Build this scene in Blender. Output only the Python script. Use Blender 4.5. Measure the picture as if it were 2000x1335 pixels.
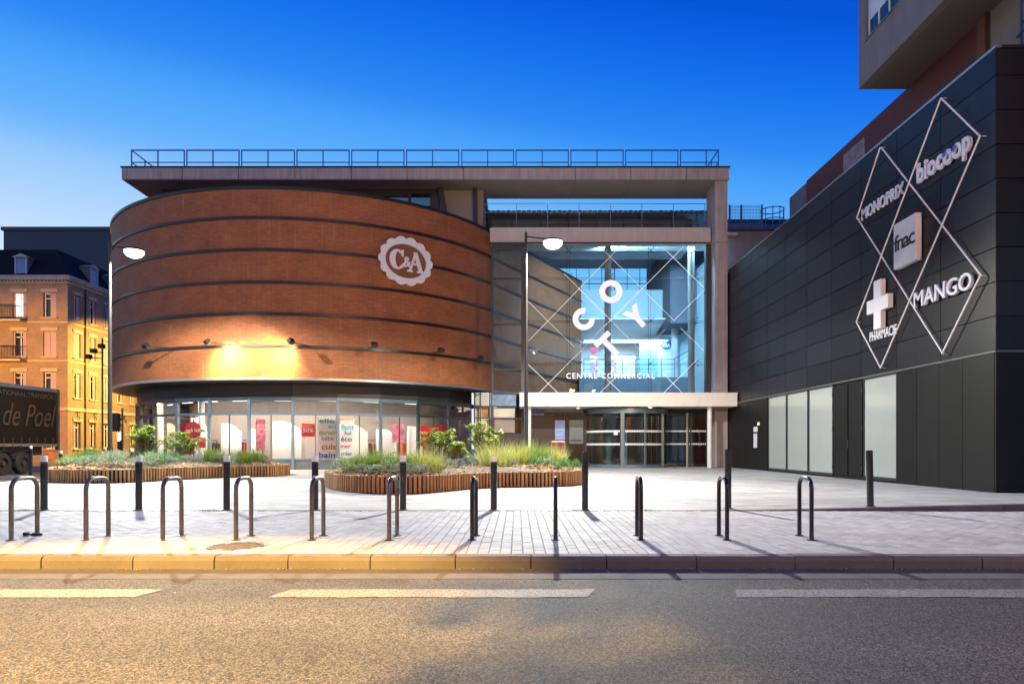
import bpy, bmesh, math, random
from mathutils import Vector, Matrix
random.seed(7)
for o in list(bpy.data.objects): bpy.data.objects.remove(o)
SC = bpy.context.scene
COL = SC.collection
R = math.radians
F, CX, CY, EYE = 1333.0, 1010.0, 872.0, 1.15     # lens in pixels of a 2000 wide frame, eye height in metres
# ------------------------------------------------------------------ camera
cd = bpy.data.cameras.new('camera'); cam = bpy.data.objects.new('camera', cd); COL.objects.link(cam)
cam.location = (0, 0, EYE); cam.rotation_euler = (R(90), 0, 0)
cd.sensor_width = 36; cd.lens = 36*F/2000; cd.shift_x = -(CX-1000)/2000; cd.shift_y = (CY-667.5)/2000
cd.clip_end = 1500; cd.clip_start = .05
SC.camera = cam
SC.render.resolution_x = 1024; SC.render.resolution_y = 683
SC.render.engine = 'CYCLES'
SC.view_settings.view_transform = 'Standard'; SC.view_settings.look = 'None'
SC.view_settings.exposure = 0.0; SC.view_settings.gamma = 1
# ------------------------------------------------------------------ colour helper
def lin(c):
    return tuple((v/255/12.92 if v/255 <= .04045 else ((v/255+.055)/1.055)**2.4) for v in c)
# ------------------------------------------------------------------ world: dusk sky
W = bpy.data.worlds.new('World'); SC.world = W; W.use_nodes = True
nt = W.node_tree; N = nt.nodes; L = nt.links
for n in list(N): N.remove(n)
def wm(op, a, b=None, clamp=False):
    n = N.new('ShaderNodeMath'); n.operation = op; n.use_clamp = clamp
    for i, v in enumerate((a, b)):
        if v is None: continue
        if isinstance(v, (int, float)): n.inputs[i].default_value = v
        else: L.new(v, n.inputs[i])
    return n.outputs[0]
tc = N.new('ShaderNodeTexCoord'); sx = N.new('ShaderNodeSeparateXYZ'); L.new(tc.outputs['Generated'], sx.inputs[0])
xx = wm('MULTIPLY', sx.outputs[0], sx.outputs[0])
t = wm('MULTIPLY', sx.outputs[2], wm('ADD', wm('MULTIPLY', xx, .35), 1.0))
t = wm('ADD', t, wm('MULTIPLY', sx.outputs[0], .14), True)
rp = N.new('ShaderNodeValToRGB'); L.new(t, rp.inputs[0])
stops = [(0, (236, 242, 254)), (.15, (222, 236, 255)), (.209, (196, 224, 255)), (.293, (146, 200, 253)), (.336, (100, 178, 253)), (.394, (76, 164, 251)),
         (.433, (46, 138, 245)), (.50, (20, 113, 237)), (.57, (4, 86, 222)), (1, (0, 50, 150))]
cr = rp.color_ramp; cr.interpolation = 'B_SPLINE'
while len(cr.elements) > 1: cr.elements.remove(cr.elements[-1])
cr.elements[0].position = 0; cr.elements[0].color = (*lin(stops[0][1]), 1)
for p, c in stops[1:]:
    e = cr.elements.new(p); e.color = (*lin(c), 1)
bg = N.new('ShaderNodeBackground'); bg.inputs[1].default_value = 1.0
wo = N.new('ShaderNodeOutputWorld'); L.new(rp.outputs[0], bg.inputs[0]); L.new(bg.outputs[0], wo.inputs[0])
# ------------------------------------------------------------------ lamps of the place, and a few added unseen ones
def lamp(kind, loc, energy, color, size=.1, aim=None, angle=160, blend=.3, name='lamp_light', sx_=None, sy_=None):
    ld = bpy.data.lights.new(name, kind); ld.energy = energy; ld.color = color
    if kind == 'AREA':
        ld.shape = 'RECTANGLE'; ld.size = sx_; ld.size_y = sy_
    else: ld.shadow_soft_size = size
    if kind == 'SPOT': ld.spot_size = R(angle); ld.spot_blend = blend
    o = bpy.data.objects.new(name, ld); COL.objects.link(o); o.location = loc
    if aim is not None:
        d = Vector(aim)-Vector(loc); o.rotation_euler = d.to_track_quat('-Z', 'Y').to_euler()
    return o
WARM = (1.0, .52, .14); COOL = (1.0, .985, .87); CYAN = (.30, .78, 1.0)
LAMPS = [(-14.87, 26.5, 8.74, -15.81), (1.33, 25.4, 8.77, .33)]
for (x, y, z, px) in LAMPS:
    lamp('SPOT', (x, y, z-.29), 8800, COOL, .07, (x, y, 0), 166, .25)
    lamp('SPOT', (x, y, z-.29), 15500, COOL, .07, (x*.75, y-16, 0), 126, 1.0)      # optic thrown forward over the plaza
# near side, behind the camera: left sodium street lamp, the others added warm lights
SOD = [(-5.1, -2.0, 8.0), (7.0, -9.5, 8.5), (9.0, -2.6, 8.0)]
lamp('SPOT', (SOD[2][0], SOD[2][1]+1.0, SOD[2][2]-.15), 3600, (1, .55, .26), .2, (5.5, 7, 0), 150, .8)  # added unseen lamp, weak warm fill over kerb and bollard fronts
lamp('SPOT', (SOD[0][0], SOD[0][1]+1.0, SOD[0][2]-.15), 36000, (1, .53, .11), .10, (-4.2, 1.95, 0), 64, .30)
lamp('SPOT', (SOD[1][0], SOD[1][1]+1.0, SOD[1][2]-.15), 31000, (1, .46, .17), .2, (-2, 34, 11.5), 58, .7)  # added unseen lamp, tilted up to warm the roof slab and drum
# sodium lamps of the side street
SOD2 = [(-27.2, 56.0, 8.3), (-38.5, 40.5, 8.2)]
lamp('SPOT', (SOD2[0][0], SOD2[0][1], SOD2[0][2]-.2), 15000, (1, .58, .12), .15, (-35, 57.0, 3.2), 118, .18)
lamp('SPOT', (SOD2[1][0], SOD2[1][1], SOD2[1][2]-.2), 15000, (1, .42, .06), .15, (-38, 53, 1), 118, .4)

# ------------------------------------------------------------------ materials
MATS = {}
def M(name, col, rough=.6, metal=0.0, var=.12, vs=1.5, fine=.0, fs=60, bump=0.0, streak=0.0, rnd=0.0, spec=.5, coat=0.0, stain=0.0):
    """procedural paint / stone / metal: large mottling, fine grain, rain streaks, piece to piece variation"""
    if name in MATS: return MATS[name]
    m = bpy.data.materials.new(name); m.use_nodes = True; nt = m.node_tree; n = nt.nodes; l = nt.links
    b = n['Principled BSDF']; b.inputs['Roughness'].default_value = rough; b.inputs['Metallic'].default_value = metal
    b.inputs['Specular IOR Level'].default_value = spec; b.inputs['Coat Weight'].default_value = coat
    base = n.new('ShaderNodeRGB'); base.outputs[0].default_value = (*col, 1); out = base.outputs[0]
    geo = n.new('ShaderNodeNewGeometry')
    def scalebright(out, fac_socket, lo, hi):
        mr = n.new('ShaderNodeMapRange'); mr.inputs['From Min'].default_value = .25; mr.inputs['From Max'].default_value = .75
        mr.inputs['To Min'].default_value = lo; mr.inputs['To Max'].default_value = hi; l.new(fac_socket, mr.inputs[0])
        v = n.new('ShaderNodeVectorMath'); v.operation = 'SCALE'; l.new(out, v.inputs[0]); l.new(mr.outputs[0], v.inputs['Scale'])
        return v.outputs[0]
    if var:
        t_ = n.new('ShaderNodeTexNoise'); t_.inputs['Scale'].default_value = vs; t_.inputs['Detail'].default_value = 5
        l.new(geo.outputs['Position'], t_.inputs['Vector']); out = scalebright(out, t_.outputs[0], 1-var, 1+var)
        mr = n.new('ShaderNodeMapRange'); mr.inputs['To Min'].default_value = max(.02, rough-var*.6); mr.inputs['To Max'].default_value = min(1, rough+var*.6)
        l.new(t_.outputs[0], mr.inputs[0]); l.new(mr.outputs[0], b.inputs['Roughness'])
    if stain:
        for sc_, lo, hi, amt in ((.55, .52, .66, 1-stain), (2.6, .60, .70, 1-stain*.7)):
            t_ = n.new('ShaderNodeTexNoise'); t_.inputs['Scale'].default_value = sc_; t_.inputs['Detail'].default_value = 9; t_.inputs['Roughness'].default_value = .7; l.new(geo.outputs['Position'], t_.inputs['Vector'])
            mr = n.new('ShaderNodeMapRange'); mr.inputs['From Min'].default_value = lo; mr.inputs['From Max'].default_value = hi; mr.inputs['To Min'].default_value = 1; mr.inputs['To Max'].default_value = amt; l.new(t_.outputs[0], mr.inputs[0])
            v = n.new('ShaderNodeVectorMath'); v.operation = 'SCALE'; l.new(out, v.inputs[0]); l.new(mr.outputs[0], v.inputs['Scale']); out = v.outputs[0]
        vo = n.new('ShaderNodeTexVoronoi'); vo.inputs['Scale'].default_value = 2.2; l.new(geo.outputs['Position'], vo.inputs['Vector'])
        mr = n.new('ShaderNodeMapRange'); mr.inputs['From Min'].default_value = .035; mr.inputs['From Max'].default_value = .05; mr.inputs['To Min'].default_value = .55; mr.inputs['To Max'].default_value = 1; l.new(vo.outputs['Distance'], mr.inputs[0])
        v = n.new('ShaderNodeVectorMath'); v.operation = 'SCALE'; l.new(out, v.inputs[0]); l.new(mr.outputs[0], v.inputs['Scale']); out = v.outputs[0]
    if streak:
        mp = n.new('ShaderNodeMapping'); mp.inputs['Scale'].default_value = (4, 4, .25); l.new(geo.outputs['Position'], mp.inputs[0])
        t_ = n.new('ShaderNodeTexNoise'); t_.inputs['Scale'].default_value = 1.6; t_.inputs['Detail'].default_value = 6; l.new(mp.outputs[0], t_.inputs['Vector'])
        out = scalebright(out, t_.outputs[0], 1-streak, 1+streak*.5)
    if rnd:
        oi = n.new('ShaderNodeObjectInfo')
        a = n.new('ShaderNodeMath'); a.operation = 'ADD'; l.new(geo.outputs['Random Per Island'], a.inputs[0]); l.new(oi.outputs['Random'], a.inputs[1])
        a2 = n.new('ShaderNodeMath'); a2.operation = 'FRACT'; l.new(a.outputs[0], a2.inputs[0])
        out = scalebright(out, a2.outputs[0], 1-rnd/2, 1+rnd/2)
    if fine or bump:
        t2 = n.new('ShaderNodeTexNoise'); t2.inputs['Scale'].default_value = fs; t2.inputs['Detail'].default_value = 3; l.new(geo.outputs['Position'], t2.inputs['Vector'])
        if fine: out = scalebright(out, t2.outputs[0], 1-fine, 1+fine)
        if bump:
            bp = n.new('ShaderNodeBump'); bp.inputs['Strength'].default_value = bump; bp.inputs['Distance'].default_value = .01
            l.new(t2.outputs[0], bp.inputs['Height']); l.new(bp.outputs[0], b.inputs['Normal'])
    l.new(out, b.inputs['Base Color'])
    MATS[name] = m; return m
def E(name, col, s):
    if name in MATS: return MATS[name]
    m = bpy.data.materials.new(name); m.use_nodes = True; n = m.node_tree.nodes; b = n['Principled BSDF']
    b.inputs['Base Color'].default_value = (*col, 1); b.inputs['Emission Color'].default_value = (*col, 1); b.inputs['Emission Strength'].default_value = s
    MATS[name] = m; return m
def G(name, tint=(1, 1, 1), refl=1.0, rough=0.0, cover=0.0, ior=1.5):
    """window glass: tinted see-through pane with a fresnel reflection"""
    if name in MATS: return MATS[name]
    m = bpy.data.materials.new(name); m.use_nodes = True; nt = m.node_tree; n = nt.nodes; l = nt.links
    n.remove(n['Principled BSDF']); o = n['Material Output']
    tr = n.new('ShaderNodeBsdfTransparent'); tr.inputs[0].default_value = (*tint, 1)
    gl = n.new('ShaderNodeBsdfGlossy'); gl.inputs['Roughness'].default_value = rough; gl.inputs[0].default_value = (1, 1, 1, 1)
    fr = n.new('ShaderNodeFresnel'); fr.inputs[0].default_value = ior
    mu = n.new('ShaderNodeMath'); mu.operation = 'MULTIPLY_ADD'; mu.use_clamp = True; mu.inputs[1].default_value = refl; mu.inputs[2].default_value = cover; l.new(fr.outputs[0], mu.inputs[0])
    t_ = n.new('ShaderNodeTexNoise'); t_.inputs['Scale'].default_value = .7; g = n.new('ShaderNodeNewGeometry'); l.new(g.outputs['Position'], t_.inputs['Vector'])
    bp = n.new('ShaderNodeBump'); bp.inputs['Strength'].default_value = .06; bp.inputs['Distance'].default_value = .05; l.new(t_.outputs[0], bp.inputs['Height']); l.new(bp.outputs[0], gl.inputs['Normal'])
    mx = n.new('ShaderNodeMixShader'); l.new(mu.outputs[0], mx.inputs[0]); l.new(tr.outputs[0], mx.inputs[1]); l.new(gl.outputs[0], mx.inputs[2]); l.new(mx.outputs[0], o.inputs[0])
    MATS[name] = m; return m
def brickmat(name, c1, c2, mortar, bw=.22, bh=.055, ms=.006, use_uv=True, offset=0.0, bump=.3, drips=0.0):
    if name in MATS: return MATS[name]
    m = bpy.data.materials.new(name); m.use_nodes = True; nt = m.node_tree; n = nt.nodes; l = nt.links; b = n['Principled BSDF']
    b.inputs['Roughness'].default_value = .62; b.inputs['Specular IOR Level'].default_value = .35
    uv = n.new('ShaderNodeUVMap'); uv.uv_map = 'UVMap'
    bt = n.new('ShaderNodeTexBrick'); bt.offset = offset; bt.inputs['Color1'].default_value = (*c1, 1); bt.inputs['Color2'].default_value = (*c2, 1); bt.inputs['Mortar'].default_value = (*mortar, 1)
    bt.inputs['Scale'].default_value = 1; bt.inputs['Mortar Size'].default_value = ms; bt.inputs['Brick Width'].default_value = bw; bt.inputs['Row Height'].default_value = bh; bt.inputs['Bias'].default_value = 0
    l.new(uv.outputs[0], bt.inputs['Vector'])
    t_ = n.new('ShaderNodeTexNoise'); t_.inputs['Scale'].default_value = .9; t_.inputs['Detail'].default_value = 7; l.new(uv.outputs[0], t_.inputs['Vector'])
    mr = n.new('ShaderNodeMapRange'); mr.inputs['From Min'].default_value = .3; mr.inputs['From Max'].default_value = .7; mr.inputs['To Min'].default_value = .82; mr.inputs['To Max'].default_value = 1.15; l.new(t_.outputs[0], mr.inputs[0])
    v = n.new('ShaderNodeVectorMath'); v.operation = 'SCALE'; l.new(bt.outputs[0], v.inputs[0]); l.new(mr.outputs[0], v.inputs['Scale']); out = v.outputs[0]
    if drips:
        mp = n.new('ShaderNodeMapping'); mp.inputs['Scale'].default_value = (3.2, .16, 1); l.new(uv.outputs[0], mp.inputs[0])
        t3 = n.new('ShaderNodeTexNoise'); t3.inputs['Scale'].default_value = 3; t3.inputs['Detail'].default_value = 6; l.new(mp.outputs[0], t3.inputs['Vector'])
        r3 = n.new('ShaderNodeMapRange'); r3.inputs['From Min'].default_value = .63; r3.inputs['From Max'].default_value = .78; r3.inputs['To Max'].default_value = drips; l.new(t3.outputs[0], r3.inputs[0])
        mx = n.new('ShaderNodeMix'); mx.data_type = 'RGBA'; l.new(r3.outputs[0], mx.inputs[0]); l.new(out, mx.inputs[6]); mx.inputs[7].default_value = (.55, .42, .33, 1); out = mx.outputs[2]
    l.new(out, b.inputs['Base Color'])
    bp = n.new('ShaderNodeBump'); bp.inputs['Strength'].default_value = bump; bp.inputs['Distance'].default_value = .01; bp.invert = True; l.new(bt.outputs['Fac'], bp.inputs['Height']); l.new(bp.outputs[0], b.inputs['Normal'])
    MATS[name] = m; return m

# ------------------------------------------------------------------ geometry helpers
ORG = {}
class MB:
    def __init__(s): s.v = []; s.f = []; s.mi = []; s.uv = []; s.cur = 0
    def add(s, vs, fs, uvs=None):
        b = len(s.v); s.v += [tuple(p) for p in vs]
        for i, f in enumerate(fs):
            s.f.append(tuple(b+j for j in f)); s.mi.append(s.cur); s.uv.append(uvs[i] if uvs else None)
        return s
    def quad(s, a, b, c, d, uv=None): return s.add([a, b, c, d], [(0, 1, 2, 3)], [uv] if uv else None)
    def box(s, x0, x1, y0, y1, z0, z1):
        return s.add([(x0, y0, z0), (x1, y0, z0), (x1, y1, z0), (x0, y1, z0), (x0, y0, z1), (x1, y0, z1), (x1, y1, z1), (x0, y1, z1)],
                     [(0, 3, 2, 1), (4, 5, 6, 7), (0, 1, 5, 4), (1, 2, 6, 5), (2, 3, 7, 6), (3, 0, 4, 7)])
    def bev(s, x0, x1, y0, y1, z0, z1, c=.01):
        """box with chamfered top edges"""
        vs = [(x0, y0, z0), (x1, y0, z0), (x1, y1, z0), (x0, y1, z0), (x0, y0, z1-c), (x1, y0, z1-c), (x1, y1, z1-c), (x0, y1, z1-c),
              (x0+c, y0+c, z1), (x1-c, y0+c, z1), (x1-c, y1-c, z1), (x0+c, y1-c, z1)]
        return s.add(vs, [(0, 3, 2, 1), (0, 1, 5, 4), (1, 2, 6, 5), (2, 3, 7, 6), (3, 0, 4, 7), (4, 5, 9, 8), (5, 6, 10, 9), (6, 7, 11, 10), (7, 4, 8, 11), (8, 9, 10, 11)])
    def obox(s, c, ux, uy, uz):
        """oriented box: centre and three half-axis vectors"""
        c, ux, uy, uz = map(Vector, (c, ux, uy, uz)); vs = []
        for k in (-1, 1):
            for i, j in ((-1, -1), (1, -1), (1, 1), (-1, 1)): vs.append(c+ux*i+uy*j+uz*k)
        return s.add(vs, [(0, 3, 2, 1), (4, 5, 6, 7), (0, 1, 5, 4), (1, 2, 6, 5), (2, 3, 7, 6), (3, 0, 4, 7)])
    def bar(s, p, q, w, h=None, up=(0, 0, 1)):
        p, q = Vector(p), Vector(q); d = q-p; h = h or w; up = Vector(up)
        if abs(d.normalized().dot(up)) > .99: up = Vector((0, 1, 0))
        a = d.cross(up).normalized(); b = a.cross(d).normalized()
        return s.obox((p+q)/2, d/2, a*w/2, b*h/2)
    def tube(s, pts, r, n=8, cap=True):
        pts = [Vector(p) for p in pts]; rs = r if isinstance(r, (list, tuple)) else [r]*len(pts); vs = []; fs = []
        prev = None
        for i, p in enumerate(pts):
            d = (pts[min(i+1, len(pts)-1)]-pts[max(i-1, 0)]).normalized()
            ref = Vector((0, 0, 1)) if abs(d.z) < .9 else Vector((0, 1, 0))
            if prev is None: a = d.cross(ref).normalized()
            else:
                a = (prev-d*prev.dot(d)).normalized()
            prev = a; b = d.cross(a)
            for k in range(n):
                t = 2*math.pi*k/n; vs.append(p+(a*math.cos(t)+b*math.sin(t))*rs[i])
        for i in range(len(pts)-1):
            for k in range(n): fs.append((i*n+k, i*n+(k+1) % n, (i+1)*n+(k+1) % n, (i+1)*n+k))
        if cap: fs += [tuple(range(n))[::-1], tuple(range((len(pts)-1)*n, len(pts)*n))]
        return s.add(vs, fs)
    def lathe(s, c, prof, n=16, a0=0, a1=360, axis='z'):
        full = abs(a1-a0) >= 360; m = n if full else n+1; vs = []; fs = []
        for (r, z) in prof:
            for k in range(m):
                t = R(a0+(a1-a0)*k/n); p = (r*math.cos(t), r*math.sin(t), z)
                if axis == 'x': p = (z, r*math.cos(t), r*math.sin(t))
                if axis == 'y': p = (r*math.cos(t), z, r*math.sin(t))
                vs.append((c[0]+p[0], c[1]+p[1], c[2]+p[2]))
        for i in range(len(prof)-1):
            for k in range(n):
                k2 = (k+1) % m if full else k+1
                fs.append((i*m+k, i*m+k2, (i+1)*m+k2, (i+1)*m+k))
        return s.add(vs, fs)
    def prism(s, poly, origin, ux, uy, depth):
        """2-D outline in the plane (ux,uy), thickness depth along ux x uy"""
        origin, ux, uy = map(Vector, (origin, ux, uy)); nrm = ux.cross(uy).normalized()*depth; n = len(poly)
        a = [origin+ux*p[0]+uy*p[1] for p in poly]; b = [p+nrm for p in a]
        return s.add(a+b, [tuple(range(n))[::-1], tuple(range(n, 2*n))]+[(i, (i+1) % n, n+(i+1) % n, n+i) for i in range(n)])
    def mesh(s, name, mat):
        me = bpy.data.meshes.new(name); me.from_pydata(s.v, [], s.f); me.materials.append(mat); me.update(); return me
    def build(s, name, mats, parent=None, org=(0, 0, 0), smooth=False):
        o3 = ORG[parent.name] if parent else Vector(org)
        me = bpy.data.meshes.new(name)
        me.from_pydata([(p[0]-o3[0], p[1]-o3[1], p[2]-o3[2]) for p in s.v], [], s.f)
        for m in (mats if isinstance(mats, (list, tuple)) else [mats]): me.materials.append(m)
        me.polygons.foreach_set('material_index', s.mi)
        if any(u for u in s.uv):
            ul = me.uv_layers.new(name='UVMap')
            for p, u in zip(me.polygons, s.uv):
                if u:
                    for li, c in zip(p.loop_indices, u): ul.data[li].uv = c
        if smooth:
            me.polygons.foreach_set('use_smooth', [True]*len(s.f))
            try: me.set_sharp_from_angle(angle=R(38))
            except Exception: pass
        me.update()
        ob = bpy.data.objects.new(name, me); COL.objects.link(ob)
        if parent: ob.parent = parent
        else: ob.location = o3
        ORG[ob.name] = Vector(o3)
        return ob
def tag(o, label=None, cat=None, group=None, kind=None):
    if label: o['label'] = label
    if cat: o['category'] = cat
    if group: o['group'] = group
    if kind: o['kind'] = kind
    return o
def thing(name, loc, label, cat, group=None):
    o = bpy.data.objects.new(name, None); COL.objects.link(o); o.location = loc; o.empty_display_size = .3
    ORG[o.name] = Vector(loc); return tag(o, label, cat, group)
def inst(name, me, parent, loc, rz=0):
    o = bpy.data.objects.new(name, me); COL.objects.link(o)
    if parent: o.parent = parent; o.location = Vector(loc)-ORG[parent.name]
    else: o.location = loc
    o.rotation_euler = (0, 0, rz); ORG[o.name] = Vector(loc); return o
def clone(root, loc, rz=0, label=None, group=None):
    r = root.copy(); COL.objects.link(r); r.location = loc; r.rotation_euler = (0, 0, rz); ORG[r.name] = Vector(loc)
    if label: r['label'] = label
    if group: r['group'] = group
    for c in root.children:
        d = c.copy(); COL.objects.link(d); d.parent = r
        for g in c.children:
            e = g.copy(); COL.objects.link(e); e.parent = d
    return r
def P(px, py, D): return Vector(((px-CX)*D/F, D, EYE-(py-CY)*D/F))
def gx(px, D): return (px-CX)*D/F
def gz(py, D): return EYE-(py-CY)*D/F
def text_parts(body, shear=0.0, offset=0.0, ext=0.0, spacing=1.0, merge=True):
    """outline lettering as separate glyph meshes (x right, y up, z out) of unit cap height"""
    c = bpy.data.curves.new('lettering', 'FONT'); c.body = body; c.size = 1; c.extrude = ext; c.offset = offset; c.shear = shear; c.space_character = spacing; c.resolution_u = 3
    ob = bpy.data.objects.new('lettering', c); COL.objects.link(ob); bpy.context.view_layer.update()
    dg = bpy.context.evaluated_depsgraph_get(); me = bpy.data.meshes.new_from_object(ob.evaluated_get(dg))
    vs = [v.co.copy() for v in me.vertices]; fs = [tuple(p.vertices) for p in me.polygons]
    bpy.data.objects.remove(ob); bpy.data.meshes.remove(me); bpy.data.curves.remove(c)
    par = list(range(len(vs)))
    def find(a):
        while par[a] != a: par[a] = par[par[a]]; a = par[a]
        return a
    for f in fs:
        for k in f[1:]: par[find(k)] = find(f[0])
    isl = {}
    for f in fs: isl.setdefault(find(f[0]), []).append(f)
    items = []
    for k, ff in isl.items():
        xs = [vs[i].x-shear*vs[i].y for f in ff for i in f]; items.append([min(xs), max(xs), ff])
    items.sort(key=lambda a: a[0]); out = []
    for it in items:
        if out and it[0] < out[-1][1]-.03: out[-1][1] = max(out[-1][1], it[1]); out[-1][2] = out[-1][2]+it[2]
        else: out.append(it)
    allx = [v.x for v in vs]; ally = [v.y for v in vs]
    return [(vs, o[2]) for o in out], (min(allx), max(allx), min(ally), max(ally))
def lettering(body, origin, ux, uy, width, height, mat, parent, ext=0.01, part='letter', split=True, shear=0.0, offset=0.0, spacing=1.0):
    """body fills width x height from origin along ux, uy; ext metres thick"""
    glyphs, (x0, x1, y0, y1) = text_parts(body, shear, offset, .5, spacing)
    origin, ux, uy = Vector(origin), Vector(ux).normalized(), Vector(uy).normalized(); nz = ux.cross(uy)
    res = []; mb = MB()
    for vs, ff in glyphs:
        if split: mb = MB()
        idx = {}; nv = []; nf = []
        for f in ff:
            g = []
            for i in f:
                if i not in idx:
                    idx[i] = len(nv); v = vs[i]
                    nv.append(origin+ux*((v.x-x0)/(x1-x0)*width)+uy*((v.y-y0)/(y1-y0)*height)+nz*((v.z+.5)*ext))
                g.append(idx[i])
            nf.append(tuple(g))
        mb.add(nv, nf)
        if split: res.append(mb.build(part, mat, parent))
    if not split: res.append(mb.build(part, mat, parent))
    return res
# ------------------------------------------------------------------ base materials
def asphalt():
    m = bpy.data.materials.new('asphalt'); m.use_nodes = True; nt = m.node_tree; n = nt.nodes; l = nt.links; b = n['Principled BSDF']
    g = n.new('ShaderNodeNewGeometry')
    v = n.new('ShaderNodeTexVoronoi'); v.inputs['Scale'].default_value = 95; l.new(g.outputs['Position'], v.inputs['Vector'])
    r = n.new('ShaderNodeValToRGB'); l.new(v.outputs['Color'], r.inputs[0]); r.color_ramp.elements[0].color = (.010, .010, .011, 1); r.color_ramp.elements[0].position = .28; r.color_ramp.elements[1].color = (.19, .19, .18, 1); r.color_ramp.elements[1].position = .85
    v2 = n.new('ShaderNodeTexNoise'); v2.inputs['Scale'].default_value = 170; v2.inputs['Detail'].default_value = 2; l.new(g.outputs['Position'], v2.inputs['Vector'])
    r2 = n.new('ShaderNodeMapRange'); r2.inputs['From Min'].default_value = .35; r2.inputs['From Max'].default_value = .65; r2.inputs['To Min'].default_value = .15; r2.inputs['To Max'].default_value = 1.35; l.new(v2.outputs[0], r2.inputs[0])
    big = n.new('ShaderNodeTexNoise'); big.inputs['Scale'].default_value = .7; big.inputs['Detail'].default_value = 5; mpp = n.new('ShaderNodeMapping'); mpp.inputs['Scale'].default_value = (.35, 1.9, 1); l.new(g.outputs['Position'], mpp.inputs[0]); l.new(mpp.outputs[0], big.inputs['Vector'])
    r3 = n.new('ShaderNodeMapRange'); r3.inputs['From Min'].default_value = .3; r3.inputs['From Max'].default_value = .7; r3.inputs['To Min'].default_value = .68; r3.inputs['To Max'].default_value = 1.2; l.new(big.outputs[0], r3.inputs[0])
    mu = n.new('ShaderNodeMath'); mu.operation = 'MULTIPLY'; l.new(r2.outputs[0], mu.inputs[0]); l.new(r3.outputs[0], mu.inputs[1])
    sc = n.new('ShaderNodeVectorMath'); sc.operation = 'SCALE'; l.new(r.outputs[0], sc.inputs[0]); l.new(mu.outputs[0], sc.inputs['Scale']); l.new(sc.outputs[0], b.inputs['Base Color'])
    b.inputs['Roughness'].default_value = .78
    bp = n.new('ShaderNodeBump'); bp.inputs['Strength'].default_value = .9; bp.inputs['Distance'].default_value = .006; l.new(v.outputs['Distance'], bp.inputs['Height']); bp.invert = True; l.new(bp.outputs[0], b.inputs['Normal'])
    return m
ASPH = asphalt()
GUT = M('gutter_asphalt', (.10, .10, .105), .85, var=.18, vs=2, fine=.35, fs=140, bump=.5)
STREET = M('street_asphalt', (.10, .085, .085), .8, var=.2, vs=1, fine=.3, fs=80, bump=.4)
PAVE = M('granite_paver', (.47, .455, .43), .72, var=.14, vs=1.3, stain=.28, fine=.10, fs=110, bump=.25, rnd=.20)
SLAB = M('plaza_slab_stone', (.43, .42, .395), .66, var=.14, vs=.8, stain=.30, fine=.08, fs=90, bump=.2, rnd=.2)
MORT = M('joint_sand', (.20, .185, .165), .95, var=.3, vs=3, fine=.3)
KERB = M('granite_kerb', (.145, .14, .13), .8, var=.14, vs=2.5, fine=.30, fs=130, bump=.5, rnd=.15)
KERBD = M('dark_kerb', (.12, .115, .11), .8, var=.2, vs=2.5, fine=.30, fs=130, bump=.5, rnd=.2)
WHITEP = M('worn_road_paint', (.26, .255, .24), .75, var=.22, vs=4, bump=.5)
def wear(m, sc_=75, lo=.40, hi=.52):
    nt = m.node_tree; n = nt.nodes; l = nt.links; b = n['Principled BSDF']; src = b.inputs['Base Color'].links[0].from_socket
    g = n.new('ShaderNodeNewGeometry'); t = n.new('ShaderNodeTexNoise'); t.inputs['Scale'].default_value = sc_; t.inputs['Detail'].default_value = 4; l.new(g.outputs['Position'], t.inputs['Vector'])
    r = n.new('ShaderNodeMapRange'); r.inputs['From Min'].default_value = lo; r.inputs['From Max'].default_value = hi; l.new(t.outputs[0], r.inputs[0])
    mx = n.new('ShaderNodeMix'); mx.data_type = 'RGBA'; mx.inputs[6].default_value = (.06, .06, .062, 1); l.new(r.outputs[0], mx.inputs[0]); l.new(src, mx.inputs[7]); l.new(mx.outputs[2], b.inputs['Base Color'])
wear(WHITEP)
GALV = M('galvanised_steel', (.20, .18, .16), .36, metal=.9, var=.3, vs=9, fine=.25, fs=60)
BLACKP = M('black_paint_gloss', (.012, .012, .016), .22, var=.3, vs=9, coat=.5)
BLACKM = M('black_powder_coat', (.014, .014, .015), .42, var=.3, vs=6)
CAPW = M('white_cap', (.88, .84, .80), .5, var=.12, vs=8)
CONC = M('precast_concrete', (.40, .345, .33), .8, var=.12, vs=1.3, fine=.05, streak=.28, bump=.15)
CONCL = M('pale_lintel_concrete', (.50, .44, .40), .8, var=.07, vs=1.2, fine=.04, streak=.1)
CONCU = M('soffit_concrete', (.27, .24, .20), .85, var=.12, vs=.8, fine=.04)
GREYW = M('grey_render', (.17, .165, .18), .85, var=.1, vs=1, streak=.12)
DARK = M('dark_cladding', (.018, .017, .017), .55, var=.25, vs=1)
FRAMEB = M('blue_grey_frame', (.13, .19, .235), .35, metal=.35, var=.1, vs=3)
FRAMED = M('dark_frame', (.025, .035, .04), .4, var=.1)
RAILB = M('blue_rail_paint', (.02, .12, .45), .35, var=.1)
WHITE = M('white_paint', (.78, .77, .74), .5, var=.04)
CREAM = M('cream_canopy_paint', (.80, .76, .66), .45, var=.04, streak=.05)
SIGNW = M('white_acrylic', (.74, .73, .74), .4, var=.03)
EARTH = M('planter_soil', (.10, .07, .045), .95, var=.3, vs=5, fine=.3)
WOOD = M('planter_wood', (.33, .17, .06), .55, var=.22, vs=5, streak=.25, rnd=.45, fine=.1)
CLEAR = G('clear_glass', (.93, .97, .96), 1.0)

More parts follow.
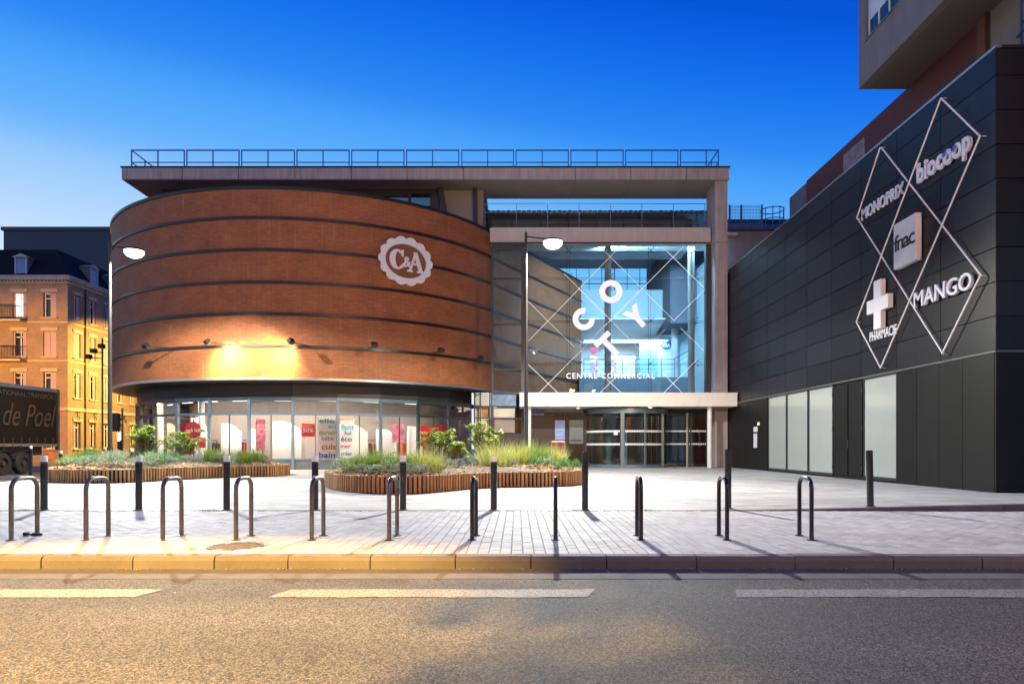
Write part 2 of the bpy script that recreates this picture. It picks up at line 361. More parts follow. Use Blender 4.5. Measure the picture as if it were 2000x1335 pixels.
# ------------------------------------------------------------------ the ground
def ss(t): t = max(0, min(1, t)); return t*t*(3-2*t)
EDGE = 12.25                                        # line where pavement meets plaza
def zp(x, y): return .13*ss((x-3)/7.5)*(1-ss((y-EDGE-.3)/5.0)) if y >= EDGE-.01 else 0.0
g = MB(); g.quad((-400, -400, -.2), (400, -400, -.2), (400, 400, -.2), (-400, 400, -.2)); tag(g.build('ground', STREET), kind='structure')
KY = 7.13
g = MB(); g.box(-80, 80, .9, 6.61, -.19, -.13); tag(g.build('road', ASPH), kind='structure')
g = MB(); g.box(-80, 80, 6.61, KY+.02, -.19, -.126); tag(g.build('gutter', GUT), kind='structure')
g = MB()
for (a, b_) in ((-11.2, -8.2), (-6.15, -3.16), (-2.12, .70), (1.86, 4.85), (6.0, 9.0), (-15.2, -12.3), (10.1, 13.0)):
    n = 24
    for i in range(n):       # slightly ragged painted line
        xa = a+(b_-a)*i/n; xb = a+(b_-a)*(i+1)/n; e = random.uniform(-.012, .012); e2 = random.uniform(-.012, .012)
        sl = .10 if i == n-1 else 0; sr = .10 if i == 0 else 0
        g.quad((xa+sr*0, 5.80+e, -.1255), (xb-sl, 5.80+e, -.1255), (xb, 6.12+e2, -.1255), (xa+sr, 6.12+e2, -.1255))
tag(g.build('road_marking', WHITEP), kind='structure')
# kerb stones
kj = [gx(p, KY) for p in (80, 259, 418, 562, 723, 889, 1037, 1185, 1361, 1553, 1746, 1919)]
while kj[0] > -16: kj.insert(0, kj[0]-random.uniform(.82, .98))
while kj[-1] < 16: kj.append(kj[-1]+random.uniform(.85, 1.0))
kb = tag(thing('kerb', (0, KY, 0), None, None), kind='structure')
for a, b_ in zip(kj, kj[1:]):
    m = MB(); j = random.uniform(-.004, .004); c = .02
    x0, x1, y0, y1, z1 = a+.006, b_-.006, KY+j, KY+.20, .006+random.uniform(-.003, .003)
    prof = [(y0, -.17), (y0, z1-.045), (y0+.012, z1-.018), (y0+.04, z1), (y1, z1), (y1, -.17)]
    vs = [(x0, p[0], p[1]) for p in prof]+[(x1, p[0], p[1]) for p in prof]; k = len(prof)
    m.add(vs, [tuple(range(k)), tuple(range(k, 2*k))[::-1]]+[(i, k+i, k+(i+1) % k, (i+1) % k) for i in range(k)])
    m.build('kerb_stone', KERB, kb)
g = MB(); g.box(-80, kj[0], KY, KY+.2, -.17, .004); g.box(kj[-1], 80, KY, KY+.2, -.17, .004); g.build('plain_kerb', KERB, kb)
# pavement between kerb and bollards
pv = tag(thing('pavement', (0, 8, 0), None, None), kind='structure')
g = MB(); g.box(-80, 80, KY+.19, EDGE+.02, -.18, -.007); g.build('bedding', MORT, pv)
PW, PL = .124, .25
g1 = MB(); g1.bev(-PW/2+.004, PW/2-.004, -PL/2+.004, PL/2-.004, -.03, 0, .005)
mesh0 = None; cnt = 0; rest = MB(); cells = []
ix = int(14/PW)
for i in range(-ix, ix+1):
    y = KY+.215+(PL/2 if i % 2 else 0); x = i*PW
    if i % 2: cells.append((x, KY+.215+PL/4-.0, PL/2))
    k = 0
    while y+PL <= EDGE-.0:
        cells.append((x, y+PL/2, PL)); y += PL
    if EDGE-y > .05: cells.append((x, (y+EDGE)/2, EDGE-y))
cells.sort(key=lambda c: (c[1] > 8.0 or abs(c[0]-0) > 6.2, c[1]))
CUT = []                                             # cover plate position
MHC = (gx(460, 7.92), 7.92)
for (x, y, l_) in cells:
    if math.hypot(x-MHC[0], y-MHC[1]) < .32: continue
    z = random.uniform(-.002, .002)
    if abs(l_-PL) < .001 and cnt < 300 and abs(x) < 6.3:
        if mesh0 is None: mesh0 = g1.mesh('paver', PAVE)
        inst('paver', mesh0, pv, (x, y, z))
        cnt += 1
    else: rest.bev(x-PW/2+.004, x+PW/2-.004, y-l_/2+.004, y+l_/2-.004, -.03, z, .005)
tag(rest.build('paver_field', PAVE, pv), kind='stuff')
# plaza slabs
pz = tag(thing('plaza', (0, 20, 0), None, None), kind='structure')
XL = -17.0
g = MB(); nx, ny = 30, 34
gv = []
for j in range(ny+1):
    for i in range(nx+1):
        x = XL+(30-XL)*i/nx; y = EDGE+(39.2-EDGE)*j/ny; gv.append((x, y, zp(x, y)-.008))
g.add(gv, [(j*(nx+1)+i, j*(nx+1)+i+1, (j+1)*(nx+1)+i+1, (j+1)*(nx+1)+i) for j in range(ny) for i in range(nx)])
g.quad((XL, EDGE, -.2), (XL, 39.2, -.2), (XL, 39.2, -.008), (XL, EDGE, -.008))
g.build('bedding', MORT, pz)
rest = MB(); cnt = 0; SW, SL = .60, .30
def slabgeo(m, x0, x1, y0, y1, dz):
    q = .003; z = [zp(x0, y0)+dz, zp(x1, y0)+dz, zp(x1, y1)+dz, zp(x0, y1)+dz]
    m.add([(x0+q, y0+q, z[0]-.03), (x1-q, y0+q, z[1]-.03), (x1-q, y1-q, z[2]-.03), (x0+q, y1-q, z[3]-.03), (x0+q, y0+q, z[0]), (x1-q, y0+q, z[1]), (x1-q, y1-q, z[2]), (x0+q, y1-q, z[3])],
          [(4, 5, 6, 7), (0, 1, 5, 4), (1, 2, 6, 5), (2, 3, 7, 6), (3, 0, 4, 7)])
y = EDGE+.16; row = 0; flat = None
while y < 39:
    x = XL+(row % 2)*SW/2-.3*0
    while x < 11.9 if y > 17 else x < 20:
        dz = random.uniform(-.0015, .0015); x1 = min(x+SW, 11.93) if y > 17 else x+SW
        if cnt < 300 and x > -10 and x1 < 3 and y < 20:
            if flat is None:
                m = MB(); m.bev(-SW/2+.003, SW/2-.003, -SL/2+.003, SL/2-.003, -.03, 0, .003); flat = m.mesh('paving_slab', SLAB)
            inst('paving_slab', flat, pz, (x+SW/2, y+SL/2, dz))
            cnt += 1
        elif x1-x > .05: slabgeo(rest, x, x1, y, y+SL, dz)
        x += SW
    y += SL; row += 1
tag(rest.build('slab_field', SLAB, pz), kind='stuff')
# edge stones between plaza and pavement
ek = tag(thing('plaza_edge', (0, EDGE, 0), None, None), kind='structure')
x = -17.0
while x < 20:
    x1 = x+random.uniform(.95, 1.05); m = MB()
    za, zb = zp(x, EDGE), zp(x1, EDGE)
    m.add([(x+.005, EDGE, -.1), (x1-.005, EDGE, -.1), (x1-.005, EDGE+.155, -.1), (x+.005, EDGE+.155, -.1), (x+.005, EDGE, za), (x1-.005, EDGE, zb), (x1-.005, EDGE+.155, zb), (x+.005, EDGE+.155, za)],
          [(4, 5, 6, 7), (0, 1, 5, 4), (1, 2, 6, 5), (2, 3, 7, 6), (3, 0, 4, 7)])
    m.build('edge_stone', KERBD if x > 2.6 else KERB, ek); x = x1
g = MB(); g.box(-80, -17, EDGE, 19.5, -.15, -.01); tag(g.build('far_pavement', SLAB), kind='structure')
g = MB(); g.box(20, 80, EDGE, 60, -.15, -.0); g.box(12, 20, 16.5, 60, -.15, -.01); tag(g.build('side_pavement', SLAB), kind='structure')
g = MB(); g.box(-90, -17.02, 19.5, 140, -.19, -.10); tag(g.build('side_street', STREET), kind='structure')
g = MB(); g.box(-90, 80, -12.5, .9, -.19, 0); tag(g.build('opposite_pavement', SLAB), kind='structure')

# ------------------------------------------------------------------ cover plate
m = MB(); c = MHC; m.lathe((c[0], c[1], 0), [(.31, -.03), (.31, .002), (.275, .002), (.275, -.004)], 36)
mh = thing('drain_cover', (c[0], c[1], 0), 'round cast iron drain cover set into the pavers near the kerb', 'drain cover')
m.build('rim', M('cast_iron', (.07, .06, .05), .6, metal=.6, var=.3, vs=20), mh, smooth=True)
m = MB(); m.lathe((c[0], c[1], 0), [(.272, -.006), (.0, -.006)], 36); m.build('plate', MATS['cast_iron'], mh)
m = MB()
for i in range(-8, 9):
    for j in range(-8, 9):
        x, y = i*.031, j*.031
        if math.hypot(x, y) < .25: m.bev(c[0]+x-.011, c[0]+x+.011, c[1]+y-.011, c[1]+y+.011, -.006, .003, .003)
tag(m.build('tread_stud', MATS['granite_kerb'], mh), kind='stuff')

# ------------------------------------------------------------------ cycle stands
def stand(px, steel, label):
    x = gx(px, 8.42); y0, y1 = 8.42, 8.84; dx = .024
    t = thing('cycle_stand', (x, y0, 0), label, 'cycle stand', 'cycle stands along the kerb')
    rr = .027; h = .755; pts = [(x, y0, 0), (x, y0, h-.13)]
    for k in range(1, 6): a = k/6*math.pi/2; pts.append((x+dx*(.13*(1-math.cos(a)))/.42, y0+.13*(1-math.cos(a)), h-.13+.13*math.sin(a)))
    pts += [(x+dx*.31, y0+.13, h)] if False else [(x+dx*.13/.42, y0+.13, h)]
    for k in range(0, 6): a = k/6*math.pi/2; pts.append((x+dx*(.29+.13*math.sin(a))/.42, y0+.29+.13*math.sin(a), h-.13+.13*math.cos(a)))
    pts += [(x+dx, y1, h-.13), (x+dx, y1, 0)]
    MB().tube(pts, rr, 12).build('hoop', GALV if steel else BLACKP, t, smooth=True)
    for (fx, fy) in ((x, y0), (x+dx, y1)):
        MB().lathe((fx, fy, 0), [(.055, -.002), (.055, .008), (.028, .010)], 14).build('base_flange', GALV if steel else BLACKP, t, smooth=True)
    return t
SL_ = ['leftmost bare steel cycle stand, with a lock left lying at its foot', 'second bare steel hoop stand from the left, between two capped bollards', 'bare steel hoop stand just left of the drain cover side of the kerb', 'bare steel hoop stand standing behind the round drain cover',
       'fifth steel hoop stand, beside the bollard left of the front planter', 'rusty narrow steel hoop stand in front of the capped bollard at the planter', 'black hoop stand seen end on in front of the right planter', 'black stand seen exactly edge on near the end of the right planter',
       'black hoop stand in front of the revolving door', 'black hoop stand overlapping the plain bollard by the canopy column', 'rightmost black hoop stand, seen widest']
for i, px in enumerate((22, 168, 318, 461, 609, 760, 922, 1085, 1252, 1420, 1585)):
    stand(px, i < 6, SL_[i])
t = thing('bicycle_lock', (gx(70, 8.84), 8.84, 0), 'black bicycle lock lying at the foot of the leftmost cycle stand', 'lock')
x, y = gx(66, 8.84), 8.84
MB().box(x-.12, x-.07, y-.03, y+.02, 0.004, .045).build('lock_body', BLACKM, t)
MB().tube([(x-.07, y-.01, .02), (x-.02, y-.045, .02), (x+.06, y-.04, .02), (x+.10, y, .02), (x+.04, y+.05, .02), (x-.05, y+.045, .02)], .012, 8).build('shackle', BLACKM, t, smooth=True)

# ------------------------------------------------------------------ bollards
def bollard(px, py, h, cap, label, D=None, lean=0, dark=True):
    D = D or EYE*F/(py-CY); x = gx(px, D); z = zp(x, D)
    if z > .01: D = (EYE-z)*F/(py-CY); x = gx(px, D); z = zp(x, D)
    D = max(D, EDGE+.20) if 11 < D < 14 else D; z = zp(x, D)
    t = thing('bollard', (x, D, z), label, 'bollard', 'bollards between plaza and pavement')
    hc = .11 if cap else 0; r = .060
    b_ = MB().lathe((x, D, z), [(r, -.01), (r, h-hc-.005), (r-.004, h-hc)]+([] if cap else [(r-.02, h-.0), (0, h-.012)]), 20)
    b_.build('post', BLACKP, t, smooth=True)
    MB().lathe((x, D, z), [(r+.03, -.002), (r+.03, .010), (r+.002, .014)], 20).build('base_ring', GALV, t, smooth=True)
    if cap:
        MB().lathe((x, D, z), [(r-.003, h-hc), (r-.003, h-.01), (r-.012, h), (0, h)], 20).build('white_cap', CAPW, t, smooth=True)
        MB().lathe((x, D, z), [(r+.002, h-hc-.02), (r+.002, h-hc-.008), (r-.003, h-hc-.008)], 20).build('collar', GALV, t, smooth=True)
    if lean: t.rotation_euler = (0, lean, 0)
    return t
BL = [(72, 997, .99, 1, 'white capped bollard behind the leftmost cycle stand'), (248, 999, .99, 1, 'white capped bollard in front of the left planter near its left end'),
      (425, 999, .99, 1, 'white capped bollard in front of the middle of the left planter'), (603, 999, .99, 1, 'white capped bollard standing between the two planters'),
      (782, 998, .99, 1, 'white capped bollard at the left part of the right planter, behind the rusty stand'), (963, 999, .99, 1, 'white capped bollard in front of the tall grasses of the right planter'),
      (1149, 1001, 1.06, 0, 'plain scuffed black bollard without cap just right of the right planter'), (1422, 993, 1.10, 0, 'plain black bollard in line with the white canopy column'),
      (1700, 988, 1.03, 0, 'plain black bollard leaning slightly, in front of the pale shop window')]
for (px, py, h, c, lb) in BL: bollard(px, py, h, c, lb, lean=R(-1.2) if px == 1700 else 0)
bollard(60, 929, 1.19, 1, 'capped bollard by the dark lorry wheels')
bollard(119, 0, 1.0, 1, 'capped bollard at the rear corner of the dark lorry', D=25.8)
bollard(258, 0, 1.05, 1, 'capped bollard far behind the left planter by the shop corner', D=29.5)

# ------------------------------------------------------------------ lamp posts of the plaza
GLOW = E('lamp_glass', (1, .99, .94), 5)
POLE = M('lamp_pole_paint', (.035, .033, .032), .45, metal=.3, var=.2)
for i, (hx, y, hz, px) in enumerate(LAMPS):
    t = thing('lamp_post', (px, y, 0), ('tall dark lamp post rising behind the left planter, lamp lit' if i == 0 else 'tall dark lamp post behind the right planter before the glass front, lamp lit'), 'lamp post', 'lit lamp posts of the plaza')
    MB().lathe((px, y, 0), [(.11, 0), (.11, 1.1), (.085, 1.15), (.05, hz+.35), (0, hz+.36)], 14).build('pole', POLE, t, smooth=True)
    MB().lathe((px, y, 0), [(.2, 0), (.2, .03), (.11, .04)], 14).build('base_plate', POLE, t)
    MB().tube([(px, y, hz+.20), (hx-.2, y, hz+.10)], .03, 8).build('arm', POLE, t, smooth=True)
    h = MB().lathe((hx, y, hz), [(0, .15), (.12, .14), (.34, .07), (.38, .02), (.36, 0)], 24).build('lamp_head', POLE, t, smooth=True)
    MB().lathe((hx, y, hz), [(.36, .0), (.35, -.09), (.26, -.20), (.12, -.26), (0, -.27)][::1], 24).build('lamp_glass', GLOW, h, smooth=True)
# sodium lamps behind the camera (right ones added) and in the side street
SGLOW = E('sodium_glass', (1, .62, .2), 8)
def sodium(x, y, z, dirx, diry, label):
    t = thing('street_lamp', (x-dirx, y-diry, 0), label, 'street lamp')
    bx, by = x-dirx, y-diry
    MB().lathe((bx, by, 0), [(.1, 0), (.09, 1), (.05, z+.3), (0, z+.3)], 12).build('pole', POLE, t, smooth=True)
    MB().tube([(bx, by, z+.25), (bx+dirx*.5, by+diry*.5, z+.2), (x, y, z+.08)], .03, 8).build('arm', POLE, t, smooth=True)
    MB().box(x-.16, x+.16, y-.25, y+.25, z-.05, z+.09).build('lamp_head', POLE, t)
    MB().box(x-.13, x+.13, y-.22, y+.22, z-.09, z-.05).build('lamp_glass', SGLOW, t)
sodium(SOD[0][0], SOD[0][1]+1.0, SOD[0][2], 0, 1.2, 'sodium street lamp on the opposite pavement, left')
sodium(SOD[1][0], SOD[1][1]+1.0, SOD[1][2], 0, 1.6, 'added unseen lamp over the opposite pavement, right, warming the facades')
sodium(SOD[2][0], SOD[2][1]+1.0, SOD[2][2], 0, 1.2, 'added unseen warm fill lamp on the opposite pavement, further right')
sodium(SOD2[0][0], SOD2[0][1], SOD2[0][2], -1.2, 0, 'sodium street lamp behind the round brick building')
sodium(SOD2[1][0], SOD2[1][1], SOD2[1][2], 1.2, -1, 'sodium street lamp left of the parked lorry')
# ------------------------------------------------------------------ the shopping centre
CXD, CYD, RD = -12.53, 45.0, 12.24
def arc(th, r): return Vector((CXD+r*math.sin(R(th)), CYD-r*math.cos(R(th)), 0))
sc = thing('shopping_centre', (0, 39.4, 0), 'modern shopping centre with round brick drum, concrete roof slab and tall glass front', 'shopping centre')
BR = brickmat('drum_brick', (.37, .128, .038), (.28, .086, .026), (.18, .082, .044), .24, .062, .007, drips=.35)
LEDGE = M('dark_metal_ledge', (.03, .028, .028), .35, metal=.5, var=.15)
def path_pts(r_off=0.0, a0=-128, a1=62, st=2.0):
    pts = []; a = a0
    while a <= a1+.001:
        p = arc(a, RD+r_off); pts.append((p.x, p.y, R(a-a0)*RD)); a += st
    ex, ey = math.cos(R(62)), math.sin(R(62)); s0 = pts[-1][2]; p0 = pts[-1]
    for s in (2, 4, 6, 8, 10, 12, 14): pts.append((p0[0]+ex*s, p0[1]+ey*s, s0+s))
    return pts
ZL = [4.41, 5.97, 7.52, 9.04, 10.59, 12.13, 13.58]
for a, b_ in zip(ZL, ZL[1:]):
    m = MB(); pp = path_pts()
    for (p, q) in zip(pp, pp[1:]):
        z0, z1 = a+.05, b_-.05
        m.quad((p[0], p[1], z0), (q[0], q[1], z0), (q[0], q[1], z1), (p[0], p[1], z1), [(p[2], z0), (q[2], z0), (q[2], z1), (p[2], z1)])
    m.build('brick_wall', BR, sc, smooth=True)
for k, z in enumerate(ZL):
    m = MB(); hi = .07 if k else .055; out = .07 if k else .10
    pi, po = path_pts(-.12), path_pts(out)
    for i in range(len(pi)-1):
        a, b_, c, d = pi[i], pi[i+1], po[i+1], po[i]
        m.add([(a[0], a[1], z-hi), (b_[0], b_[1], z-hi), (c[0], c[1], z-hi), (d[0], d[1], z-hi), (a[0], a[1], z+hi), (b_[0], b_[1], z+hi), (c[0], c[1], z+hi), (d[0], d[1], z+hi)],
              [(0, 1, 2, 3), (4, 7, 6, 5), (2, 6, 7, 3)] if False else [(0, 3, 2, 1), (4, 5, 6, 7), (3, 7, 6, 2)])
    m.build('metal_ledge', M('pale_metal_trim', (.30, .30, .30), .35, metal=.7, var=.1) if k == 0 else LEDGE, sc, smooth=True)
# inner drum: coping, terrace roof, soffit, fascia
m = MB()
for a in range(-128, 62, 4):
    p, q = arc(a, RD+.05), arc(a+4, RD+.05); p2, q2 = arc(a, RD-.35), arc(a+4, RD-.35)
    m.quad((p.x, p.y, 13.66), (q.x, q.y, 13.66), (q2.x, q2.y, 13.66), (p2.x, p2.y, 13.66))
m.build('coping', LEDGE, sc)
m = MB(); ring = [arc(a, RD-.1) for a in range(-128, 233, 6)]
m.add([(p.x, p.y, 13.2) for p in ring], [tuple(range(len(ring)))]); m.build('terrace_roof', GREYW, sc)
m = MB()
for a in range(-128, 66, 3):
    p, q = arc(a, RD+.02), arc(a+3, RD+.02); p2, q2 = arc(a, RD-1.45), arc(a+3, RD-1.45)
    m.quad((p.x, p.y, 4.36), (p2.x, p2.y, 4.36), (q2.x, q2.y, 4.36), (q.x, q.y, 4.36))
m.build('drum_soffit', M('dark_soffit', (.045, .042, .045), .5, var=.15), sc)
RS = 10.93
THS = [6.9+11.4*k for k in range(-8, 6)]
m = MB()
for a, b_ in zip(THS, THS[1:]):
    p, q = arc(a, RS+.02), arc(b_, RS+.02); m.quad((p.x, p.y, 3.63), (q.x, q.y, 3.63), (q.x, q.y, 4.36), (p.x, p.y, 4.36))
m.build('dark_fascia', DARK, sc)
# storefront facets
KICK = M('kick_panel', (.09, .12, .15), .4, metal=.2, var=.2, vs=4)
for k, (a, b_) in enumerate(zip(THS, THS[1:])):
    p, q = arc(a, RS), arc(b_, RS); u = (q-p).normalized(); n_ = Vector((u.y, -u.x, 0))
    Lf = (q-p).length; up = Vector((0, 0, 1)); fm = FRAMEB if a < 30 and a > -30 else FRAMED
    def bx(s0, s1, z0, z1, o0, o1, name, mat):
        c = p+u*(s0+s1)/2+up*(z0+z1)/2+n_*(o0+o1)/2
        return MB().obox(c, u*(s1-s0)/2, n_*(o1-o0)/2, up*(z1-z0)/2).build(name, mat, sc)
    bx(-.07, .07, 0, 3.63, -.06, .10, 'mullion', fm)
    bx(.07, Lf-.07, 3.45, 3.63, -.05, .08, 'head_rail', fm)
    bx(.07, Lf-.07, 2.74, 2.86, -.04, .06, 'transom', fm)
    bx(.07, Lf-.07, .48, .57, -.04, .06, 'bottom_rail', fm)
    bx(.07, Lf-.07, .0, .48, -.03, .02, 'kick_panel', KICK)
    bx(Lf/2-.02, Lf/2+.02, .57, 2.74, -.03, .02, 'glazing_bar', FRAMED)
    for s0, s1 in ((.07, Lf/2-.02), (Lf/2+.02, Lf-.07)): 
        c0 = p+u*s0; c1 = p+u*s1
        MB().quad((c0.x, c0.y, .57), (c1.x, c1.y, .57), (c1.x, c1.y, 2.74), (c0.x, c0.y, 2.74)).build('window_pane', CLEAR, sc)
    c0 = p+u*.07; c1 = p+u*(Lf-.07)
    MB().quad((c0.x, c0.y, 2.86), (c1.x, c1.y, 2.86), (c1.x, c1.y, 3.45), (c0.x, c0.y, 3.45)).build('upper_pane', G('smoked_glass', (.45, .45, .45), 1.5), sc)
# shop interior
IN = M('shop_wall_white', (.80, .76, .70), .7, var=.03)
m = MB(); ring = [arc(a, RS-.1) for a in range(-90, 91, 6)]; m.add([(p.x, p.y, .012) for p in ring], [tuple(range(len(ring)))]); m.build('shop_floor', M('shop_floor_tile', (.45, .42, .38), .35, var=.05), sc)
m = MB(); m.add([(p.x, p.y, 3.66) for p in ring], [tuple(range(len(ring)))[::-1]]); m.build('shop_ceiling', M('shop_ceiling_paint', (.10, .095, .09), .7), sc)
m = MB()
for a in range(-90, 70, 5):
    p, q = arc(a, 8.2), arc(a+5, 8.2); m.quad((p.x, p.y, .01), (q.x, q.y, .01), (q.x, q.y, 3.65), (p.x, p.y, 3.65))
m.build('shop_back_wall', M('shop_back_paint', (.30, .24, .20), .7, var=.08), sc)
# white display screens with rounded tops behind the glass
def screen(th0, th1, r, z1, rnd=True, mat=IN):
    m = MB(); n = 10
    for i in range(n):
        a, b_ = th0+(th1-th0)*i/n, th0+(th1-th0)*(i+1)/n
        def top(a_):
            t_ = (a_-th0)/(th1-th0); return z1-(.55*max(0, t_-.35)**2*2 if rnd else 0)
        p, q = arc(a, r), arc(b_, r); m.quad((p.x, p.y, .02), (q.x, q.y, .02), (q.x, q.y, top(b_)), (p.x, p.y, top(a)))
    for (a,) in ((th0,), (th1,)):
        p, q = arc(a, r), arc(a, r-.06); m.quad((p.x, p.y, .02), (q.x, q.y, .02), (q.x, q.y, 2.0), (p.x, p.y, 2.0))
    return m.build('display_screen', mat, None, org=arc((th0+th1)/2, r))
SCR = [(-46, -36, 9.9, 2.45), (-32, -24.5, 9.6, 2.7), (-15.5, -9, 10.2, 2.35), (-7.5, -3.2, 10.1, 2.1), (-.5, 8, 9.8, 2.45), (9.5, 16.5, 10.3, 2.3), (18.6, 27, 10.35, 2.35), (31, 38, 9.6, 2.1), (41, 47, 9.9, 2.3), (52, 58, 9.9, 2.0)]
SLB = ['amber lit display screen at the far left end of the shop window', 'white display screen behind the round red sale sign', 'white display screen with a rounded top, right of the red sale display', 'narrow white display screen in the middle shop window',
       'wide white display screen left of the fifty percent sign', 'white display screen behind the fifty percent sign', 'white display screen behind the coloured word poster', 'low white display screen right of the word poster', 'display screen behind the pink figures', 'last display screen before the shop corner']
for s_, lb in zip(SCR, SLB): tag(screen(*s_), lb, 'display screen', 'white screens inside the shop window')
CLB = ['leftmost ceiling light inside the round shop', 'ceiling light over the amber left screens of the shop', 'ceiling light above the round red sale sign', 'ceiling light left of the middle shop window', 'ceiling light over the wide white middle screen', 'ceiling light above the fifty percent sign', 'ceiling light above the low white screen right of the word poster', 'rightmost ceiling light inside the round shop']
SHOPG = E('shop_light_tube', (1, .93, .82), 5)
for k, a in enumerate((-52, -36, -24, -12, 2, 16, 30, 45)):
    p = arc(a, 9.4); u = arc(a+90, 1)-Vector((CXD, CYD, 0))
    t = thing('ceiling_light', (p.x, p.y, 3.6), CLB[k], 'ceiling light', 'linear ceiling lights inside the round shop')
    MB().obox((p.x, p.y, 3.6), u*.5, Vector((u.y, -u.x, 0))*.09, (0, 0, .04)).build('housing', DARK, t)
    MB().obox((p.x, p.y, 3.55), u*.46, Vector((u.y, -u.x, 0))*.07, (0, 0, .012)).build('tube', SHOPG, t)
for a in (-45, -28, -12, 4, 20, 36, 52):
    p = arc(a, 10.45); e = 60 if a < 28 else 26
    lamp('AREA', (p.x, p.y, 3.5), e*2.5, (1, .95, .90) if a > -30 else (1, .60, .25), aim=(arc(a, 9.0).x, arc(a, 9.0).y, 1.0), sx_=1.6, sy_=.25)
RK = ['rail of dark and red garments at the left end of the shop', 'rail of coloured garments behind the left windows', 'rail of pale garments behind the middle window', 'rail of dark garments behind the right windows', 'rail of mixed garments near the right end of the shop']
rk = random.Random(9)
for a, lb in zip((-50, -30, -12, 31, 47), RK):
    p = arc(a, 8.9); u = (arc(a+90, 1)-Vector((CXD, CYD, 0))); t = thing('clothes_rail', (p.x, p.y, 0), lb, 'clothes rail')
    m = MB(); 
    for s in (-.9, .9): m.bar(p+u*s, p+u*s+Vector((0, 0, 1.5)), .04)
    m.bar(p-u*.9+Vector((0, 0, 1.5)), p+u*.9+Vector((0, 0, 1.5)), .04); m.build('stand', FRAMED, t)
    for k in range(11):
        c = p+u*(-.8+k*.16)+Vector((0, 0, 1.0-rk.uniform(0, .12))); cl = rk.choice([('garment_red', (.5, .03, .03)), ('garment_navy', (.02, .04, .12)), ('garment_cream', (.6, .52, .4)), ('garment_black', (.02, .02, .02)), ('garment_orange', (.6, .18, .04))])
        n_ = Vector((u.y, -u.x, 0)); MB().obox(c, u*.045, n_*.22, (0, 0, .42)).build('garment', M(cl[0], cl[1], .8), t)
# columns inside
p = arc(-22.0, 10.3); MB().lathe((p.x, p.y, 0), [(.16, 0), (.16, 3.65)], 16).build('white_column', WHITE, sc, smooth=True)
p = arc(-45, 10.2); MB().lathe((p.x, p.y, 0), [(.16, 0), (.16, 3.65)], 16).build('white_column', WHITE, sc, smooth=True)
# posters in the window
RED = M('sale_red', (.60, .012, .015), .5, var=.03); ORG_ = M('sale_orange_red', (.72, .06, .012), .5, var=.03)
def facet_point(px, py, k, off=.05):
    """where a sight line meets facet k, pushed inward"""
    a, b_ = arc(THS[k], RS), arc(THS[k+1], RS); u = (b_-a).normalized(); n_ = Vector((u.y, -u.x, 0)); a = a-n_*off
    d = Vector(((px-CX)/F, 1, 0)); tt = (a.x*u.y-a.y*u.x)/(d.x*u.y-d.y*u.x); w = d*tt
    return Vector((w.x, w.y, EYE-(py-CY)/F*tt)), u, n_
def poster(px0, py0, px1, py1, k, mat, label, name='poster', off=.05, circle=False):
    a, u, n_ = facet_point(px0, py1, k, off); b_, _, _ = facet_point(px1, py0, k, off); w = (b_-a).dot(u); h = b_.z-a.z
    t = thing(name, a, label, name.replace('_', ' '))
    if circle: pl = [(w/2+w/2*math.cos(R(i*15)), h/2+h/2*math.sin(R(i*15))) for i in range(24)]
    else: pl = [(0, 0), (w, 0), (w, h), (0, h)]
    MB().prism(pl, a, u, (0, 0, 1), .006).build('sheet', mat, t)
    return t, a+n_*-.0+(u.cross(Vector((0, 0, 1))))*.010, u, w, h
# which facet holds which pixel column: boundaries near 342,407,487,573,661,744,808,860
t, o, u, w, h = poster(361, 822, 393, 858, 5, RED, 'round red sale sign reading soldes in the shop window', 'sale_sign', .25, True)
lettering('soldes', o+u*.08*w+Vector((0, 0, h*.42)), u, (0, 0, 1), w*.84, h*.2, WHITE, t, .004, 'lettering', False, offset=.02)
t, *_ = poster(344, 828, 364, 845, 5, M('sale_dark_red', (.30, .01, .012), .5), 'dark red sale board left of the round sale sign', 'sale_board', .45)
t, *_ = poster(362, 861, 380, 886, 5, RED, 'red lower sale board under the round sign', 'sale_board', .3)
t, o, u, w, h = poster(385, 854, 402, 874, 5, ORG_, 'small orange red sale card beside the window mullion', 'sale_card', .2)
lettering('soldes', o+u*.06*w+Vector((0, 0, h*.55)), u, (0, 0, 1), w*.88, h*.2, WHITE, t, .004, 'lettering', False)
t, o, u, w, h = poster(589, 827, 615, 852, 8, ORG_, 'square orange red sign reading jusqu’à 50 percent', 'sale_sign', .06)
lettering("JUSQU'À", o+u*.1*w+Vector((0, 0, h*.74)), u, (0, 0, 1), w*.5, h*.11, WHITE, t, .004, 'lettering', False)
lettering('50%', o+u*.1*w+Vector((0, 0, h*.32)), u, (0, 0, 1), w*.8, h*.34, WHITE, t, .004, 'lettering', False, offset=.03)
